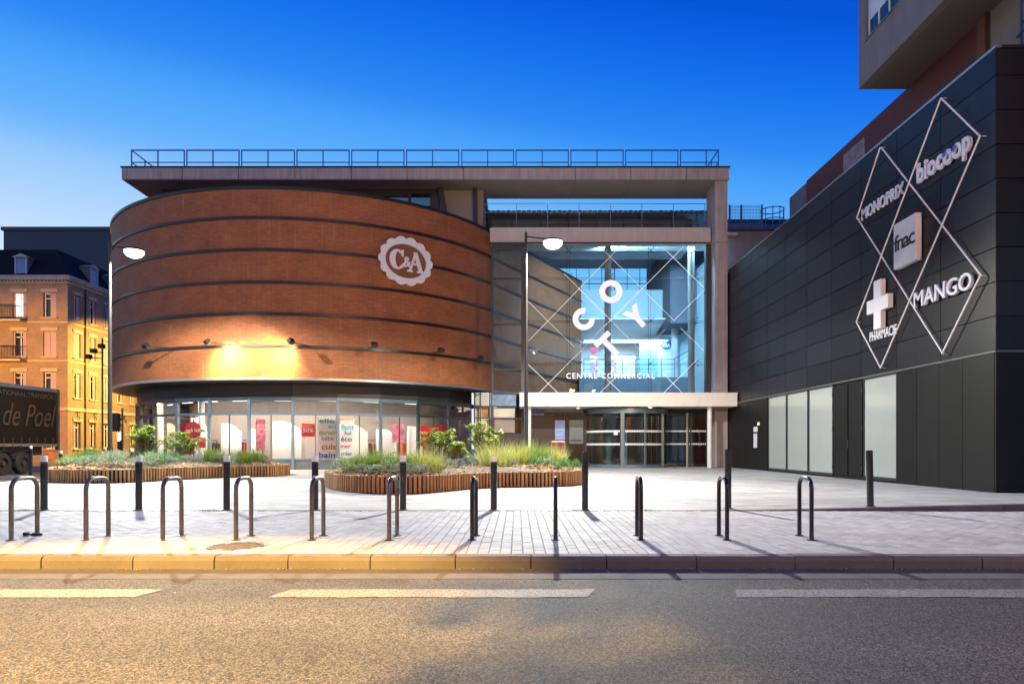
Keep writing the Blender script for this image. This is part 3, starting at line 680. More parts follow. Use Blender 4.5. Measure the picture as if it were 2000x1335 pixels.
# coloured word poster spanning the mullion at 661
cols = {'teal': (.0, .35, .42), 'sky': (.12, .45, .75), 'green': (.12, .42, .06), 'mauve': (.42, .20, .36), 'red': (.62, .03, .03), 'blue': (.01, .07, .42), 'orange': (.75, .30, .02), 'grey': (.15, .13, .14), 'plum': (.14, .02, .10)}
cm = {k: M('print_'+k, v, .5, var=.0) for k, v in cols.items()}
t, o, u, w, h = poster(620, 815, 657, 896, 8, WHITE, 'white window poster with stacked coloured words starting elle', 'word_poster', .04)
for wd, c_, x0, x1, y0, hh in (('elle', 'teal', .08, .9, .86, .12), ('en', 'sky', .56, .98, .74, .075), ('dormir', 'green', .08, 1.0, .58, .11), ('bébé', 'mauve', .22, .86, .45, .10), ('cuis', 'red', .22, .98, .23, .13), ('bain', 'blue', .08, .94, .03, .14)):
    lettering(wd, o+u*x0*w+Vector((0, 0, h*y0)), u, (0, 0, 1), w*(x1-x0), h*hh, cm[c_], t, .003, 'lettering', False, offset=.02)
t, o, u, w, h = poster(665, 815, 692, 896, 9, WHITE, 'narrower white poster of coloured words right of the mullion, ending déco', 'word_poster', .04)
for wd, c_, x0, x1, y0, hh in (('anger', 'orange', .0, 1.0, .90, .095), ('fant', 'sky', .05, 1.0, .70, .13), ('lui', 'grey', .3, .78, .58, .10), ('éco', 'plum', .02, .82, .42, .12), ('iner', 'red', .0, .75, .26, .10), ('créer', 'blue', .03, .85, .08, .10)):
    lettering(wd, o+u*x0*w+Vector((0, 0, h*y0)), u, (0, 0, 1), w*(x1-x0), h*hh, cm[c_], t, .003, 'lettering', False, offset=.02)
PINK = M('faded_pink_print', (.62, .22, .30), .5, var=.5, vs=5)
t, *_ = poster(500, 818, 518, 880, 7, M('pink_dress_print', (.60, .16, .20), .6, var=.7, vs=7), 'tall pink patterned dress print in the middle window', 'fashion_banner', .5)
t, *_ = poster(766, 828, 790, 864, 10, PINK, 'faded pink sale print on the right hand window', 'sale_print', .04)
t, *_ = poster(822, 832, 842, 870, 11, RED, 'dark red poster behind the big leaved shrub, left of a pair', 'sale_board', .3)
t, *_ = poster(845, 831, 875, 868, 11, M('sale_dark_red', (.3, .01, .012), .5), 'wide dark red poster behind the big leaved shrub, right of a pair', 'sale_board', .35)

# ------------------------------------------------------------------ roof slab
SF = 38.3; ZS0, ZS1 = 16.15, 16.84
XR = 11.92; XLs = gx(237, SF)
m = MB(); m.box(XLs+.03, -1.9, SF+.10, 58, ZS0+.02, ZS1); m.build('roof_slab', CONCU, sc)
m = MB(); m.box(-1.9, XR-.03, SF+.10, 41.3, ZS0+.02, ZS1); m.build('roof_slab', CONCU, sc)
jx = [237, 248, 356, 466, 576, 686, 795, 905, 1014, 1124, 1232, 1341, 1425]
for a, b_ in zip(jx, jx[1:]):
    x0, x1 = gx(a, SF)+.02, gx(b_, SF)-.02
    MB().box(x0, x1, SF, SF+.10, ZS0, ZS1-.05).build('fascia_panel', CONC, sc)
    d1 = 41.3 if a > 900 else 41.0
    MB().box(x0, x1, SF+.102, d1, ZS0-.015, ZS0+.019).build('soffit_panel', CONCU, sc)
MB().box(XLs-.03, XR+.03, SF-.05, SF+.15, ZS1-.049, ZS1+.03).build('roof_trim', M('roof_trim_metal', (.02, .03, .05), .4, metal=.5), sc)
MB().box(XLs, XLs+.029, SF+.15, 58, ZS0, ZS1).build('fascia_panel', CONC, sc)
# clerestory under the slab
MB().box(-20.7, -4.55, 39.8, 40.2, 13.3, ZS0+.0).build('clerestory_wall', DARK, sc)
for a, b_, y0, y1 in ((700, 797, 382, 399), (803, 840, 378, 402), (560, 690, 381, 388)):
    MB().box(gx(a, 39.7), gx(b_, 39.7), 39.72, 39.79, gz(y1, 39.7), gz(y0, 39.7)).build('clerestory_window', G('dusky_glass', (.3, .3, .3), 1.5, cover=.1), sc)
MB().bar((-4.45, 39.6, 16.13), (-4.0, 39.6, 13.4), .35, .3).build('raking_post', DARK, sc)
MB().box(-4.54, -2.55, 39.9, 40.2, 13.3, ZS0).build('recessed_wall', CONCU, sc)
MB().box(-2.54, -2.33, 39.5, 40.0, 13.3, ZS0-.02).build('steel_post', DARK, sc)
MB().box(-2.32, -1.98, 39.9, 40.6, 13.3, ZS0-.02).build('recessed_wall', CONCU, sc)
# concrete portal column
m = MB(); m.box(11.18, 11.87, 38.5, 40.3, 0, 12.66); m.build('portal_column', CONC, sc)
m = MB(); m.box(11.18, 11.87, 38.5, 40.3, 12.68, ZS0-.017); m.build('portal_column', CONC, sc)
MB().box(11.14, 11.9, 38.45, 40.32, 12.655, 12.685).build('column_joint', CONCU, sc)
# lintel
x0, xm, x1 = gx(957, 39.1), gx(1027, 39.1), 11.08
for a, b_ in ((x0, xm-.01), (xm+.01, x1)): MB().box(a, b_, 39.1, 39.9, 12.85, 13.70).build('lintel', CONCL, sc)
MB().box(x0, x1, 39.05, 39.12, 12.78, 12.85).build('lintel_drip', DARK, sc)
# attic glass storey
DG = G('attic_glass', (.55, .68, .80), 1.6, cover=.12)
ax = [gx(p, 43) for p in (940, 1000, 1056, 1110, 1165, 1218, 1266, 1313, 1361, 1395)]
for a, b_ in zip(ax, ax[1:]):
    MB().quad((a+.03, 43, 13.7), (b_-.03, 43, 13.7), (b_-.03, 43, 15.85), (a+.03, 43, 15.85)).build('attic_pane', DG, sc)
    MB().box(b_-.03, b_+.03, 42.93, 43.0, 13.7, 15.85).build('attic_mullion', FRAMED, sc)
for i in range(46):
    a = ax[0]+i*(ax[-1]-ax[0])/46
    if i == 0: mt = MB()
    mt.box(a, a+.26, 42.8, 43.2, 15.88, 15.95+.015*(i % 2))
mt.build('corrugated_edge', M('dark_roof_metal', (.03, .04, .05), .4, metal=.6), sc)
MB().box(-1.6, 11.1, 43.4, 46.5, 13.9, 15.6).build('plant_room', M('attic_interior', (.22, .24, .28), .8, var=.5, vs=.7), sc)
for zz in (14.35, 14.95, 15.45): MB().tube([(-2.0, 40.2, zz), (11.1, 40.2, zz)], .02, 6).build('guard_rail', M('steel_rail', (.35, .36, .38), .3, metal=.9), sc, smooth=True)
for i in range(8): MB().tube([(-1.9+i*1.85, 40.2, 13.7), (-1.9+i*1.85, 40.2, 15.45)], .018, 6).build('guard_post', MATS['steel_rail'], sc)
m = MB(); m.box(-1.9, 12.9, 39.92, 43, 13.5, 13.69); m.box(-1.9, 12.9, 43.05, 56.5, 15.88, 15.99); m.box(-1.9, 12.9, 43.0, 43.1, 13.5, 13.7); m.build('atrium_roof', M('atrium_ceiling', (.45, .50, .50), .7, var=.1), sc)
# ------------------------------------------------------------------ atrium
TEAL = M('atrium_wall_paint', (.34, .50, .55), .7, var=.06)
ATW = M('atrium_white', (.80, .82, .82), .6, var=.03)
m = MB(); m.box(12.9, 13.0, 41.3, 56.5, 0, 13.9); m.build('atrium_side_wall', TEAL, sc)
MB().box(4.6, 12.9, 51.6, 56.0, 10.7, 13.0).build('upper_deck', TEAL, sc)
MB().box(4.6, 12.9, 50.5, 57, 4.4, 6.3).build('mezzanine_deck', M('mezzanine_face', (.10, .16, .20), .6, var=.1), sc)
MB().box(4.6, 12.9, 56.5, 57, 6.3, 10.7).build('mezzanine_back_wall', ATW, sc)
MB().box(4.6, 12.9, 56.5, 56.6, 12.5, 14.0).build('band_sill', TEAL, sc)
for i in range(9):
    x = 4.9+i*1.05; MB().box(x-.02, x+.02, 56.4, 56.5, 14.0, 15.9).build('band_mullion', FRAMED, sc)
MB().box(3.0, 12.9, 56.4, 56.5, 14.6, 14.65).build('band_rail', FRAMED, sc)
for cx_ in (7.9, 12.0):
    for s in (-.16, .16): MB().bar((cx_+s, 56.3, 14.0), (cx_+s, 56.3, 15.85), .03).build('ladder_stile', FRAMED, sc)
    m = MB()
    for i in range(7): m.bar((cx_-.16, 56.3, 14.1+i*.27), (cx_+.16, 56.3, 14.1+i*.27), .025)
    m.build('ladder_rungs', FRAMED, sc)
MB().quad((3.0, 56.45, 14.0), (12.9, 56.45, 14.0), (12.9, 56.45, 15.88), (3.0, 56.45, 15.88)).build('band_pane', G('blue_tint_glass', (.45, .85, 1.0), .3), sc)
# slanted white ceiling, shop fronts on the mezzanine
MB().add([(4.6, 50.6, 10.6), (12.9, 50.6, 10.6), (12.9, 56.4, 9.6), (4.6, 56.4, 9.6), (4.6, 50.6, 10.68), (12.9, 50.6, 10.68), (12.9, 56.4, 9.7), (4.6, 56.4, 9.7)],
         [(0, 3, 2, 1), (4, 5, 6, 7), (0, 1, 5, 4), (1, 2, 6, 5), (2, 3, 7, 6), (3, 0, 4, 7)]).build('mezzanine_ceiling', ATW, sc)
MB().box(gx(1250, 54), gx(1283, 54), 54.0, 54.3, 6.3, gz(661, 54)).build('kiosk_wall', M('aqua_panel', (.30, .55, .60), .5), sc)
MB().box(gx(1284, 54), gx(1312, 54), 53.9, 54.0, 6.3, gz(660, 54)).build('white_panel', ATW, sc)
MB().box(gx(1190, 55), gx(1242, 55), 55.0, 55.2, 6.3, gz(695, 55)).build('warm_panel', M('warm_panel_paint', (.75, .62, .38), .6), sc)
MB().lathe((gx(1318, 51.2), 51.2, 0), [(.26, 6.3), (.26, 10.7)], 16).build('white_column', M('blue_white_column', (.55, .62, .70), .5), sc, smooth=True)
for px, s in ((1187, .19), (1350, .20)):
    x = gx(px, 40.6); MB().lathe((x, 40.6, 0), [(s, 0), (s, 13.5)], 16).build('round_column', M('grey_column', (.25, .28, .28), .5, var=.06), sc, smooth=True)
# mezzanine railing
m = MB(); RZ = 7.62
m.tube([(4.9, 50.6, RZ), (gx(1315, 50.6), 50.6, RZ), (gx(1378, 50.6), 50.6, RZ+1.35)], .03, 6)
for zz in (RZ-.35, RZ-.7): m.tube([(4.9, 50.6, zz), (gx(1315, 50.6), 50.6, zz), (gx(1378, 50.6), 50.6, zz+1.35)], .012, 5)
m.build('hand_rail', FRAMED, sc, smooth=True)
for i in range(8):
    x = 4.95+i*.96; MB().tube([(x, 50.6, 6.3), (x, 50.6, RZ)], .022, 6).build('baluster', FRAMED, sc)
MB().quad((4.9, 50.64, 6.35), (gx(1315, 50.64), 50.64, 6.35), (gx(1315, 50.64), 50.64, 7.5), (4.9, 50.64, 7.5)).build('rail_glass', G('rail_glass', (.85, .95, .97), .7), sc)
# signs deep in the atrium
def disc_sign(name, cx_, y, cz, rx, rz, mat, label, txt=None, tm=None):
    t = thing(name, (cx_, y, cz), label, name.replace('_', ' '))
    MB().prism([(rx*math.cos(R(i*15)), rz*math.sin(R(i*15))) for i in range(24)], (cx_, y, cz), (1, 0, 0), (0, 0, 1), .06).build('board', mat, t)
    if txt: lettering(txt, (cx_-rx*.7, y-.065, cz-rz*.4), (1, 0, 0), (0, 0, 1), rx*1.4, rz*.8, tm or WHITE, t, .01, 'lettering', False, offset=.02)
    return t
disc_sign('oval_sign', gx(1301, 53.6), 53.6, gz(674, 53.6), .42, .34, M('sign_blue', (.02, .10, .28), .5), 'dark blue oval sign on the white panel inside the atrium', 'C&A')
disc_sign('pink_balloon_sign', gx(1159, 53.5), 53.5, gz(685, 53.5), .28, .26, M('sign_pink', (.75, .04, .12), .5), 'pink round sale sign hanging at the left of the mezzanine')
for px, lb in ((1160, 'pink patterned banner under the pink round sign'), (1197, 'pink patterned banner behind the T letter'), (1333, 'pink patterned banner right of the white column'), (1371, 'pink patterned banner at the right edge of the glass')):
    x = gx(px, 54.5); t = MB().box(x-.28, x+.28, 54.45, 54.5, 6.4, 8.4).build('sale_banner', M('pink_pattern', (.68, .35, .42), .6, var=.75, vs=4), org=(x, 54.5, 6.4)); tag(t, lb, 'banner', 'pink banners on the mezzanine')
# atrium lights; the strip behind the lintel is added to brighten the walls
for (x, y, z, e, sx_, sy_) in ((8.5, 53.6, 9.4, 600, 6.5, 1.2), (8.2, 41.1, 13.42, 2900, 7, .3), (5.0, 48, 4.6, 200, 3, 2)):
    t = thing('atrium_light', (x, y, z+.05), {600: 'long bright light panel under the mezzanine ceiling', 2900: 'added light strip kept out of sight behind the lintel of the glass front', 200: 'light panel above the lobby of the atrium'}[e], 'light')
    MB().box(x-sx_/2-.05, x+sx_/2+.05, y-sy_/2-.05, y+sy_/2+.05, z+.03, z+.09).build('housing', WHITE, t)
    MB().box(x-sx_/2, x+sx_/2, y-sy_/2, y+sy_/2, z+.0, z+.028).build('diffuser', E('cyan_diffuser', (.55, .86, 1), 2.2), t)
    lamp('AREA', (x, y, z-.03), e, (.40, .70, 1.0), aim=(x+(2.5 if e == 2900 else 0), y+(7 if e == 2900 else .001), z-(6 if e == 2900 else 5)), sx_=sx_, sy_=sy_)
# ------------------------------------------------------------------ curtain wall of the atrium
GY = 39.4
AG = G('atrium_glass', (.88, .98, 1.0), .8)
gxs = [gx(p, GY) for p in (1031, 1111, 1192, 1272, 1358, 1378)]; gzs = [gz(p, GY) for p in (768, 709, 625, 540, 480)]
for i in range(5):
    for j in range(4):
        a, b_, c, d = gxs[i]+.008, gxs[i+1]-.008, gzs[j]+.008, gzs[j+1]-.008
        MB().quad((a, GY, c), (b_, GY, c), (b_, GY, d), (a, GY, d)).build('glass_pane', AG, sc)
nz_ = [gz(p, GY) for p in (768, 721, 633, 544, 488)]; na, nb = gx(964, GY), gx(1018, GY)
for j in range(4):
    MB().quad((na, GY, nz_[j]+.03), (nb, GY, nz_[j]+.03), (nb, GY, nz_[j+1]-.03), (na, GY, nz_[j+1]-.03)).build('glass_pane', AG, sc)
    MB().box(na, nb, GY-.06, GY+.06, nz_[j]-.03, nz_[j]+.03).build('transom', FRAMED, sc)
MB().box(na, nb, GY-.06, GY+.06, nz_[4]-.03, 12.78).build('transom', FRAMED, sc)
MB().box(na-.12, na, GY-.08, GY+.08, 0, 12.78).build('mullion', FRAMED, sc)
MB().box(nb, gx(1029, GY), GY-.08, GY+.12, 0, 12.78).build('mullion', FRAMED, sc)
MB().box(gx(1378, GY), 11.17, GY-.10, GY+.3, 0, 12.78).build('mullion', FRAMED, sc)
WGLOW = M('emissive_white', (.80, .78, .78), .4, var=.0); WGLOW.node_tree.nodes['Principled BSDF'].inputs['Emission Color'].default_value = (1, .93, .93, 1); WGLOW.node_tree.nodes['Principled BSDF'].inputs['Emission Strength'].default_value = .62  # white with weak emission added, for letters and lattice lines
SP = M('spider_steel', (.08, .09, .10), .35, metal=.8)
for px in (1111, 1192, 1272, 1358):
    for py in (709, 625, 540, 488):
        x, z = gx(px, GY), gz(py, GY); m = MB()
        for sx_ in (-1, 1):
            for sz in (-1, 1): m.tube([(x, GY+.22, z), (x+sx_*.15, GY+.03, z+sz*.15)], .017, 5); m.lathe((x+sx_*.15, GY, z+sz*.15), [(0, -.02), (.035, -.02), (.035, .02), (0, .02)], 8, axis='y')
        m.tube([(x, GY+.1, z), (x, GY+.55, z)], .03, 6); m.build('spider_fitting', SP, sc)
    x = gx(px, GY)
    for o_ in (-.07, .07): MB().tube([(x+o_, GY+.5, 3.9), (x+o_, GY+.5, 13.4)], .011, 5).build('tie_cable', SP, sc)
for py in (709, 625, 540):
    for o_ in (-.05, .05): MB().tube([(gxs[0], GY+.5, gz(py, GY)+o_), (gxs[-1], GY+.5, gz(py, GY)+o_)], .012, 5).build('tie_cable', SP, sc)
# white lattice and lettering on the glass
def z5(x, y): return (930+x/3.256, 370+y/3.256)
sg = thing('glass_sign', (gx(1190, GY), GY-.05, gz(768, GY)), 'white diagonal lattice with turned letters and the words Centre Commercial on the glass front', 'sign')
SEG = [((788, 360), (850, 425), 2), ((850, 425), (1055, 630), 2), ((1055, 630), (1258, 832), 2), ((1300, 880), (1448, 1025), 2), ((918, 360), (655, 630), 2), ((655, 630), (330, 965), 3),
       ((1180, 360), (1450, 625), 3), ((1322, 360), (1055, 630), 3), ((1055, 630), (855, 830), 6), ((855, 830), (810, 873), 5), ((810, 873), (655, 1035), 2), ((655, 1035), (400, 1292), 3),
       ((330, 710), (455, 835), 3), ((455, 835), (625, 1000), 2), ((735, 1110), (925, 1294), 3), ((560, 535), (650, 625), 2), ((650, 625), (855, 830), 6), ((855, 830), (1057, 1035), 3),
       ((1450, 640), (1258, 832), 3), ((1200, 890), (1130, 960), 1), ((880, 1200), (788, 1292), 3), ((330, 1110), (520, 1292), 3), ((1400, 1085), (1192, 1292), 3), ((1185, 1165), (1312, 1292), 3)]
for a, b_, w in SEG:
    (p1, q1), (p2, q2) = z5(*a), z5(*b_); A, B = P(p1, q1, GY-.012), P(p2, q2, GY-.012)
    MB().bar(A, B, .005+.0062*w, .008, up=(0, 1, 0)).build('lattice_line', WGLOW, sg)
def glyph(poly, px, py, rot, s, ww=1):
    c_ = P(px, py, GY-.03); s = s*GY/F; ca, sa = math.cos(R(rot)), math.sin(R(rot))
    pl = [((x*ca-y*sa)*s, (x*sa+y*ca)*s) for x, y in poly]
    return MB().prism(pl, c_, (1, 0, 0), (0, 0, 1), .06).build('letter', WGLOW, sg)
def ringpoly(r0, r1, a0, a1, n=28):
    o_ = [(r1*math.cos(R(a0+(a1-a0)*i/n)), r1*math.sin(R(a0+(a1-a0)*i/n))) for i in range(n+1)]
    return o_+[(r0*math.cos(R(a0+(a1-a0)*i/n)), r0*math.sin(R(a0+(a1-a0)*i/n))) for i in range(n, -1, -1)]
# O as two half rings in one letter
m = MB(); c_ = P(1193, 569.5, GY-.03); k = GY/F
for a0 in (0, 180): m.prism([(x*k, y*k) for x, y in ringpoly(11.5, 22.3, a0, a0+180)], c_, (1, 0, 0), (0, 0, 1), .06)
m.build('letter', WGLOW, sg)
glyph(ringpoly(10.8, 21.5, 78, 368), 1140, 623, 0, 1)
glyph([(-4.6, -22), (4.6, -22), (4.6, -2), (17, 20), (6.5, 20), (0, 8), (-6.5, 20), (-17, 20), (-4.6, -2)], 1242.5, 619, 40, 1.06)
glyph([(-5, -22), (5, -22), (5, 12), (17.5, 12), (17.5, 21.5), (-17.5, 21.5), (-17.5, 12), (-5, 12)], 1189, 675, 45, 1.08)
a, b_ = P(1106, 739, GY-.02), P(1279, 728, GY-.02)
lettering('CENTRE COMMERCIAL', a, (1, 0, 0), (0, 0, 1), b_.x-a.x, b_.z-a.z, WGLOW, sg, .012, 'letter', True, offset=.01, spacing=1.25)

# ------------------------------------------------------------------ canopy and entrance
cx0, cx1, cy0, cy1, cz0, cz1 = gx(1015, 36.8), 11.87, 36.8, 39.25, gz(793, 36.8), gz(768, 36.8)
cn = MB(); cn.box(cx0, cx1, cy0, cy1, cz0, cz1); cn.build('canopy', CREAM, sc)
MB().box(cx0-.03, cx1+.03, cy0-.03, cy1, cz1, cz1+.05).build('canopy_trim', WHITE, sc)
MB().lathe((gx(1386, 37.3), 37.3, 0), [(.13, 0), (.13, cz0)], 16).build('canopy_post', WHITE, sc, smooth=True)
MB().lathe((gx(1034.5, 37.3), 37.3, 0), [(.085, 0), (.085, cz0)], 14).build('canopy_post', WHITE, sc, smooth=True)
MB().lathe((gx(1270, 37.6), 37.6, cz0), [(.10, 0), (.09, -.03), (0, -.035)], 12).build('downlight', E('downlight_glow', (1, .85, .6), 4), sc)
lamp('SPOT', (gx(1270, 37.6), 37.6, cz0-.08), 60, (1, .85, .62), .08, (gx(1270, 37.6), 37.8, 0), 150, .5)
lamp('SPOT', (gx(1130, 38), 38.3, cz0-.08), 25, (1, .9, .75), .08, (gx(1130, 38), 38.4, 0), 150, .5)
MB().lathe((gx(1130, 38), 38.3, cz0), [(.08, 0), (.07, -.03), (0, -.035)], 12).build('downlight', MATS['downlight_glow'], sc)
# lobby
LB = M('lobby_dark', (.05, .042, .040), .5, var=.3, vs=1)
MB().box(-1.4, 12.9, 39.5, 50, -.02, .006).build('lobby_floor', M('lobby_floor_tile', (.16, .15, .145), .25, var=.1), sc)
MB().box(-1.4, 12.9, 39.6, 50.4, 4.1, 4.3).build('lobby_ceiling', LB, sc)
MB().box(-1.4, 12.9, 47, 47.2, 0, 4.1).build('lobby_back_wall', M('lobby_back', (.10, .07, .055), .6, var=.5, vs=.8), sc)
def band(px0, px1, py0, py1, mat, name, D=39.35, d=.06):
    return MB().box(gx(px0, D), gx(px1, D), D, D+d, gz(py1, D), gz(py0, D)).build(name, mat, sc)
BM = M('entrance_brown', (.030, .018, .015), .5, var=.2)
band(1140, 1378, 793, 806, DARK, 'door_header', 39.2, .3)
band(1036, 1082, 806, 911, BM, 'entrance_panel')
band(1040, 1139, 797, 805, M('beige_header', (.20, .185, .14), .5), 'entrance_header', 39.3)
band(1036, 1063, 799, 811, M('patterned_blue', (.10, .10, .22), .5, var=.8, vs=6), 'entrance_header', 39.2)
band(1104, 1110, 806, 911, DARK, 'entrance_frame')
band(1140, 1146, 806, 911, DARK, 'entrance_frame')
# lattice screens (diamond mesh) in blue and dark red
def meshpanel(px0, px1, py0, py1, mat, back, D, label):
    t = thing('mesh_screen', (gx(px0, D), D, gz(py1, D)), label, 'mesh screen'); x0, x1, z0, z1 = gx(px0, D), gx(px1, D), gz(py1, D), gz(py0, D); s = .15
    MB().box(x0, x1, D+.03, D+.05, z0, z1).build('backing', back, t); m = MB(); W_, H_ = x1-x0, z1-z0
    k = -int(H_/s)-1
    while k*s < W_:
        for sg_ in (1, -1):
            pts = []
            a0, a1 = max(0, k*s), min(W_, k*s+H_)
            if a1-a0 > .03:
                f = (lambda a: a-k*s)
                p, q = (x0+a0, z0+f(a0)), (x0+a1, z0+f(a1))
                if sg_ < 0: p, q = (x0+W_-a0, p[1]), (x0+W_-a1, q[1])
                m.bar((p[0], D, p[1]), (q[0], D, q[1]), .035, .02, up=(0, 1, 0))
        k += 1
    m.build('lattice', mat, t); return t
BLU = M('bright_blue_mesh', (.02, .22, .80), .4); PAL = M('pale_blue_mesh', (.50, .62, .85), .4); DRD = M('dark_plum', (.09, .015, .03), .6)
meshpanel(1084, 1103, 820, 858, PAL, BLU, 39.25, 'blue and white lattice banner left of the revolving door')
meshpanel(1301, 1335, 812, 905, BLU, DRD, 41.0, 'blue lattice screen right of the revolving door')
meshpanel(966, 1005, 818, 844, M('white_mesh', (.6, .58, .55), .4), M('amber_back', (.30, .12, .04), .6, var=.3), 39.45, 'white diamond lattice in the small window left of the canopy')
# grey poster with zigzag row
t = thing('wall_poster', (gx(1112, 39.2), 39.2, gz(866, 39.2)), 'grey green poster with a zigzag row beside the revolving door', 'poster')
x0, x1, z0, z1 = gx(1112, 39.2), gx(1139, 39.2), gz(866, 39.2), gz(820, 39.2)
MB().box(x0, x1, 39.2, 39.23, z0, z1).build('sheet', M('grey_green_print', (.12, .155, .155), .5, var=.15, vs=5), t)
zz = [(x0+.1+i*(x1-x0-.2)/8, z0+.13+(.10 if i % 2 else 0)) for i in range(9)]
m = MB()
for a, b_ in zip(zz, zz[1:]): m.bar((a[0], 39.19, a[1]), (b_[0], 39.19, b_[1]), .05, .01, up=(0, 1, 0))
m.build('zigzag', BLACKM, t)
# revolving door
RC, RCY, RR = gx(1224, 39.4), 39.5, 2.32
rd = thing('revolving_door', (RC, RCY, 0), 'large glass revolving door with blue grey frame and white dotted bands under the canopy', 'revolving door')
ztop = gz(806, 37.2)
MB().lathe((RC, RCY, 0), [(RR-.05, ztop), (RR-.05, ztop+.28), (RR+.04, ztop+.28), (RR+.04, ztop), (RR-.05, ztop)], 40).build('drum_rim', FRAMEB, rd, smooth=True)
MB().lathe((RC, RCY, 0), [(0, ztop+.2), (RR-.05, ztop+.2)], 40).build('drum_ceiling', DARK, rd)
MB().lathe((RC, RCY, 0), [(RR-.04, 0), (RR-.04, .18), (RR+.03, .18), (RR+.03, 0)], 40).build('drum_base', FRAMEB, rd, smooth=True)
for (a0, a1) in ((180, 254), (257, 285), (287, 318), (320, 360)):
    MB().lathe((RC, RCY, 0), [(RR, .18), (RR, ztop)], 10, a0, a1).build('curved_pane', G('door_glass', (.75, .85, .86), 1.0), rd, smooth=True)
for a, w in ((180, .07), (255.5, .10), (319, .07), (286, .025), (0, .07)):
    c_ = (RC+RR*math.cos(R(a)), RCY+RR*math.sin(R(a))); MB().box(c_[0]-w, c_[0]+w, c_[1]-.06, c_[1]+.06, 0, ztop).build('post', FRAMEB, rd)
for z in (gz(841.5, 37.3), gz(867, 37.3)):
    for i in range(60):
        a = R(186+i*2.25)
        if i == 0: m = MB()
        if abs(186+i*2.25-255.5) < 3 or abs(186+i*2.25-319) < 2: continue
        m.obox((RC+(RR+.012)*math.cos(a), RCY+(RR+.012)*math.sin(a), z), (-math.sin(a)*.036, math.cos(a)*.036, 0), (.002*math.cos(a), .002*math.sin(a), 0), (0, 0, .055))
    m.build('dotted_band', M('frosted_white', (.85, .88, .88), .6), rd)
for a in (20, 110, 200, 290):
    u = Vector((math.cos(R(a)), math.sin(R(a)), 0)); c_ = Vector((RC, RCY, 0))
    w = MB().quad(c_+u*.1+Vector((0, 0, .1)), c_+u*(RR-.12)+Vector((0, 0, .1)), c_+u*(RR-.12)+Vector((0, 0, ztop-.1)), c_+u*.1+Vector((0, 0, ztop-.1))).build('wing', MATS['door_glass'], rd)
    MB().bar(c_+u*(RR-.13)+Vector((0, 0, .05)), c_+u*(RR-.13)+Vector((0, 0, ztop-.05)), .05).build('wing_frame', FRAMEB, rd)
MB().lathe((RC, RCY, 0), [(.06, 0), (.06, ztop)], 10).build('centre_post', FRAMEB, rd)
t = MB().box(gx(1198, 37.15), gx(1206, 37.15), 37.05, 37.07, gz(849, 37.1), gz(843, 37.1)); tag(t.build('door_notice', WHITE, org=(gx(1200, 37), 37.1, 2)), 'small white notice stuck on the revolving door glass', 'notice')
# side glazing right of the revolving door
for a, b_ in ((1302, 1340), (1344, 1378)):
    band(a, b_, 808, 905, G('entrance_glass', (.7, .75, .76), 1.0), 'glass_pane', 39.3, .01)
    for py in (841.5, 866.5):
        m = MB(); x = gx(a, 39.28)+.05
        while x < gx(b_, 39.28)-.05: m.box(x, x+.07, 39.26, 39.27, gz(py+1.5, 39.28), gz(py-1.5, 39.28)); x += .1
        m.build('dotted_band', MATS['frosted_white'], sc)
for p in (1301, 1342, 1349): band(p-1.2, p+1.2, 806, 911, FRAMED if p != 1342 else M('pale_post', (.45, .43, .36), .5), 'mullion', 39.2, .1)
band(1205, 1212, 805, 905, M('amber_column', (.42, .28, .12), .6, var=.2), 'lobby_column', 43, .5)
band(1226, 1232, 800, 850, M('orange_strip', (.50, .16, .04), .6), 'lobby_panel', 44, .2)
band(1185, 1193, 812, 906, M('olive_column', (.36, .32, .16), .6), 'lobby_column', 42, .4)
for i, p in enumerate((1255, 1264, 1273, 1286, 1293)): band(p, p+3, 812, 905, M('grey_curtain', (.22, .22, .20), .7), 'lobby_column', 43+i*.3, .2)
t = band(1355, 1377, 820, 905, M('red_display', (.32, .03, .025), .6, var=.7, vs=5), 'red_display_panel', 41.2, .1)
for px, w, lb in ((1145, 6, 'low wire barrier at the planter end before the entrance'), (1305, 14, 'low steel barrier right of the revolving door')):
    D = 37.0; x = gx(px, D); t = thing('floor_barrier', (x, D, 0), lb, 'barrier'); ww = w*2*D/F
    MB().tube([(x-ww/2, D, 0), (x-ww/2, D, .2), (x+ww/2, D, .2), (x+ww/2, D, 0)], .025, 6).build('rail', GALV, t)
lamp('AREA', (6, 44, 4.0), 170, (1, .78, .55), aim=(6, 43.9, 0), sx_=8, sy_=2)
t = thing('lobby_light', (6, 44, 4.1), 'dim warm light panel in the lobby ceiling', 'light'); MB().box(3, 9, 43.4, 44.6, 4.04, 4.09).build('diffuser', E('lobby_diffuser', (1, .8, .55), 1.2), t)
# bay left of the canopy (under the narrow glass)
PG = M('pale_green_panel', (.50, .52, .44), .5, var=.05); PB = M('poster_blue', (.16, .28, .42), .45, var=.5, vs=3); AM = M('amber_panel', (.55, .26, .06), .5, var=.4, vs=2)
band(928, 954, 768, 791, PG, 'panel', 39.3)
band(959, 1008, 770, 792, PB, 'poster_panel', 39.3)
band(963, 1006, 796, 815, M('pale_blind', (.72, .68, .56), .6), 'roller_blind', 39.5)
band(930, 936, 793, 845, AM, 'amber_panel', 39.8)
band(940, 958, 794, 815, AM, 'amber_panel', 39.6)
band(937, 959, 818, 846, M('warm_white_panel', (.62, .50, .34), .6, var=.3, vs=3), 'display_panel', 39.8)
band(963, 1018, 816, 911, M('kiosk_interior', (.14, .08, .05), .7, var=.6, vs=2.5), 'kiosk_back', 40.6)
band(928, 1029, 846, 911, M('low_panel', (.04, .035, .035), .6), 'low_panel', 39.5)
for py in (793, 816): band(928, 1029, py-1.3, py+1.3, FRAMED, 'transom', 39.25, .08)
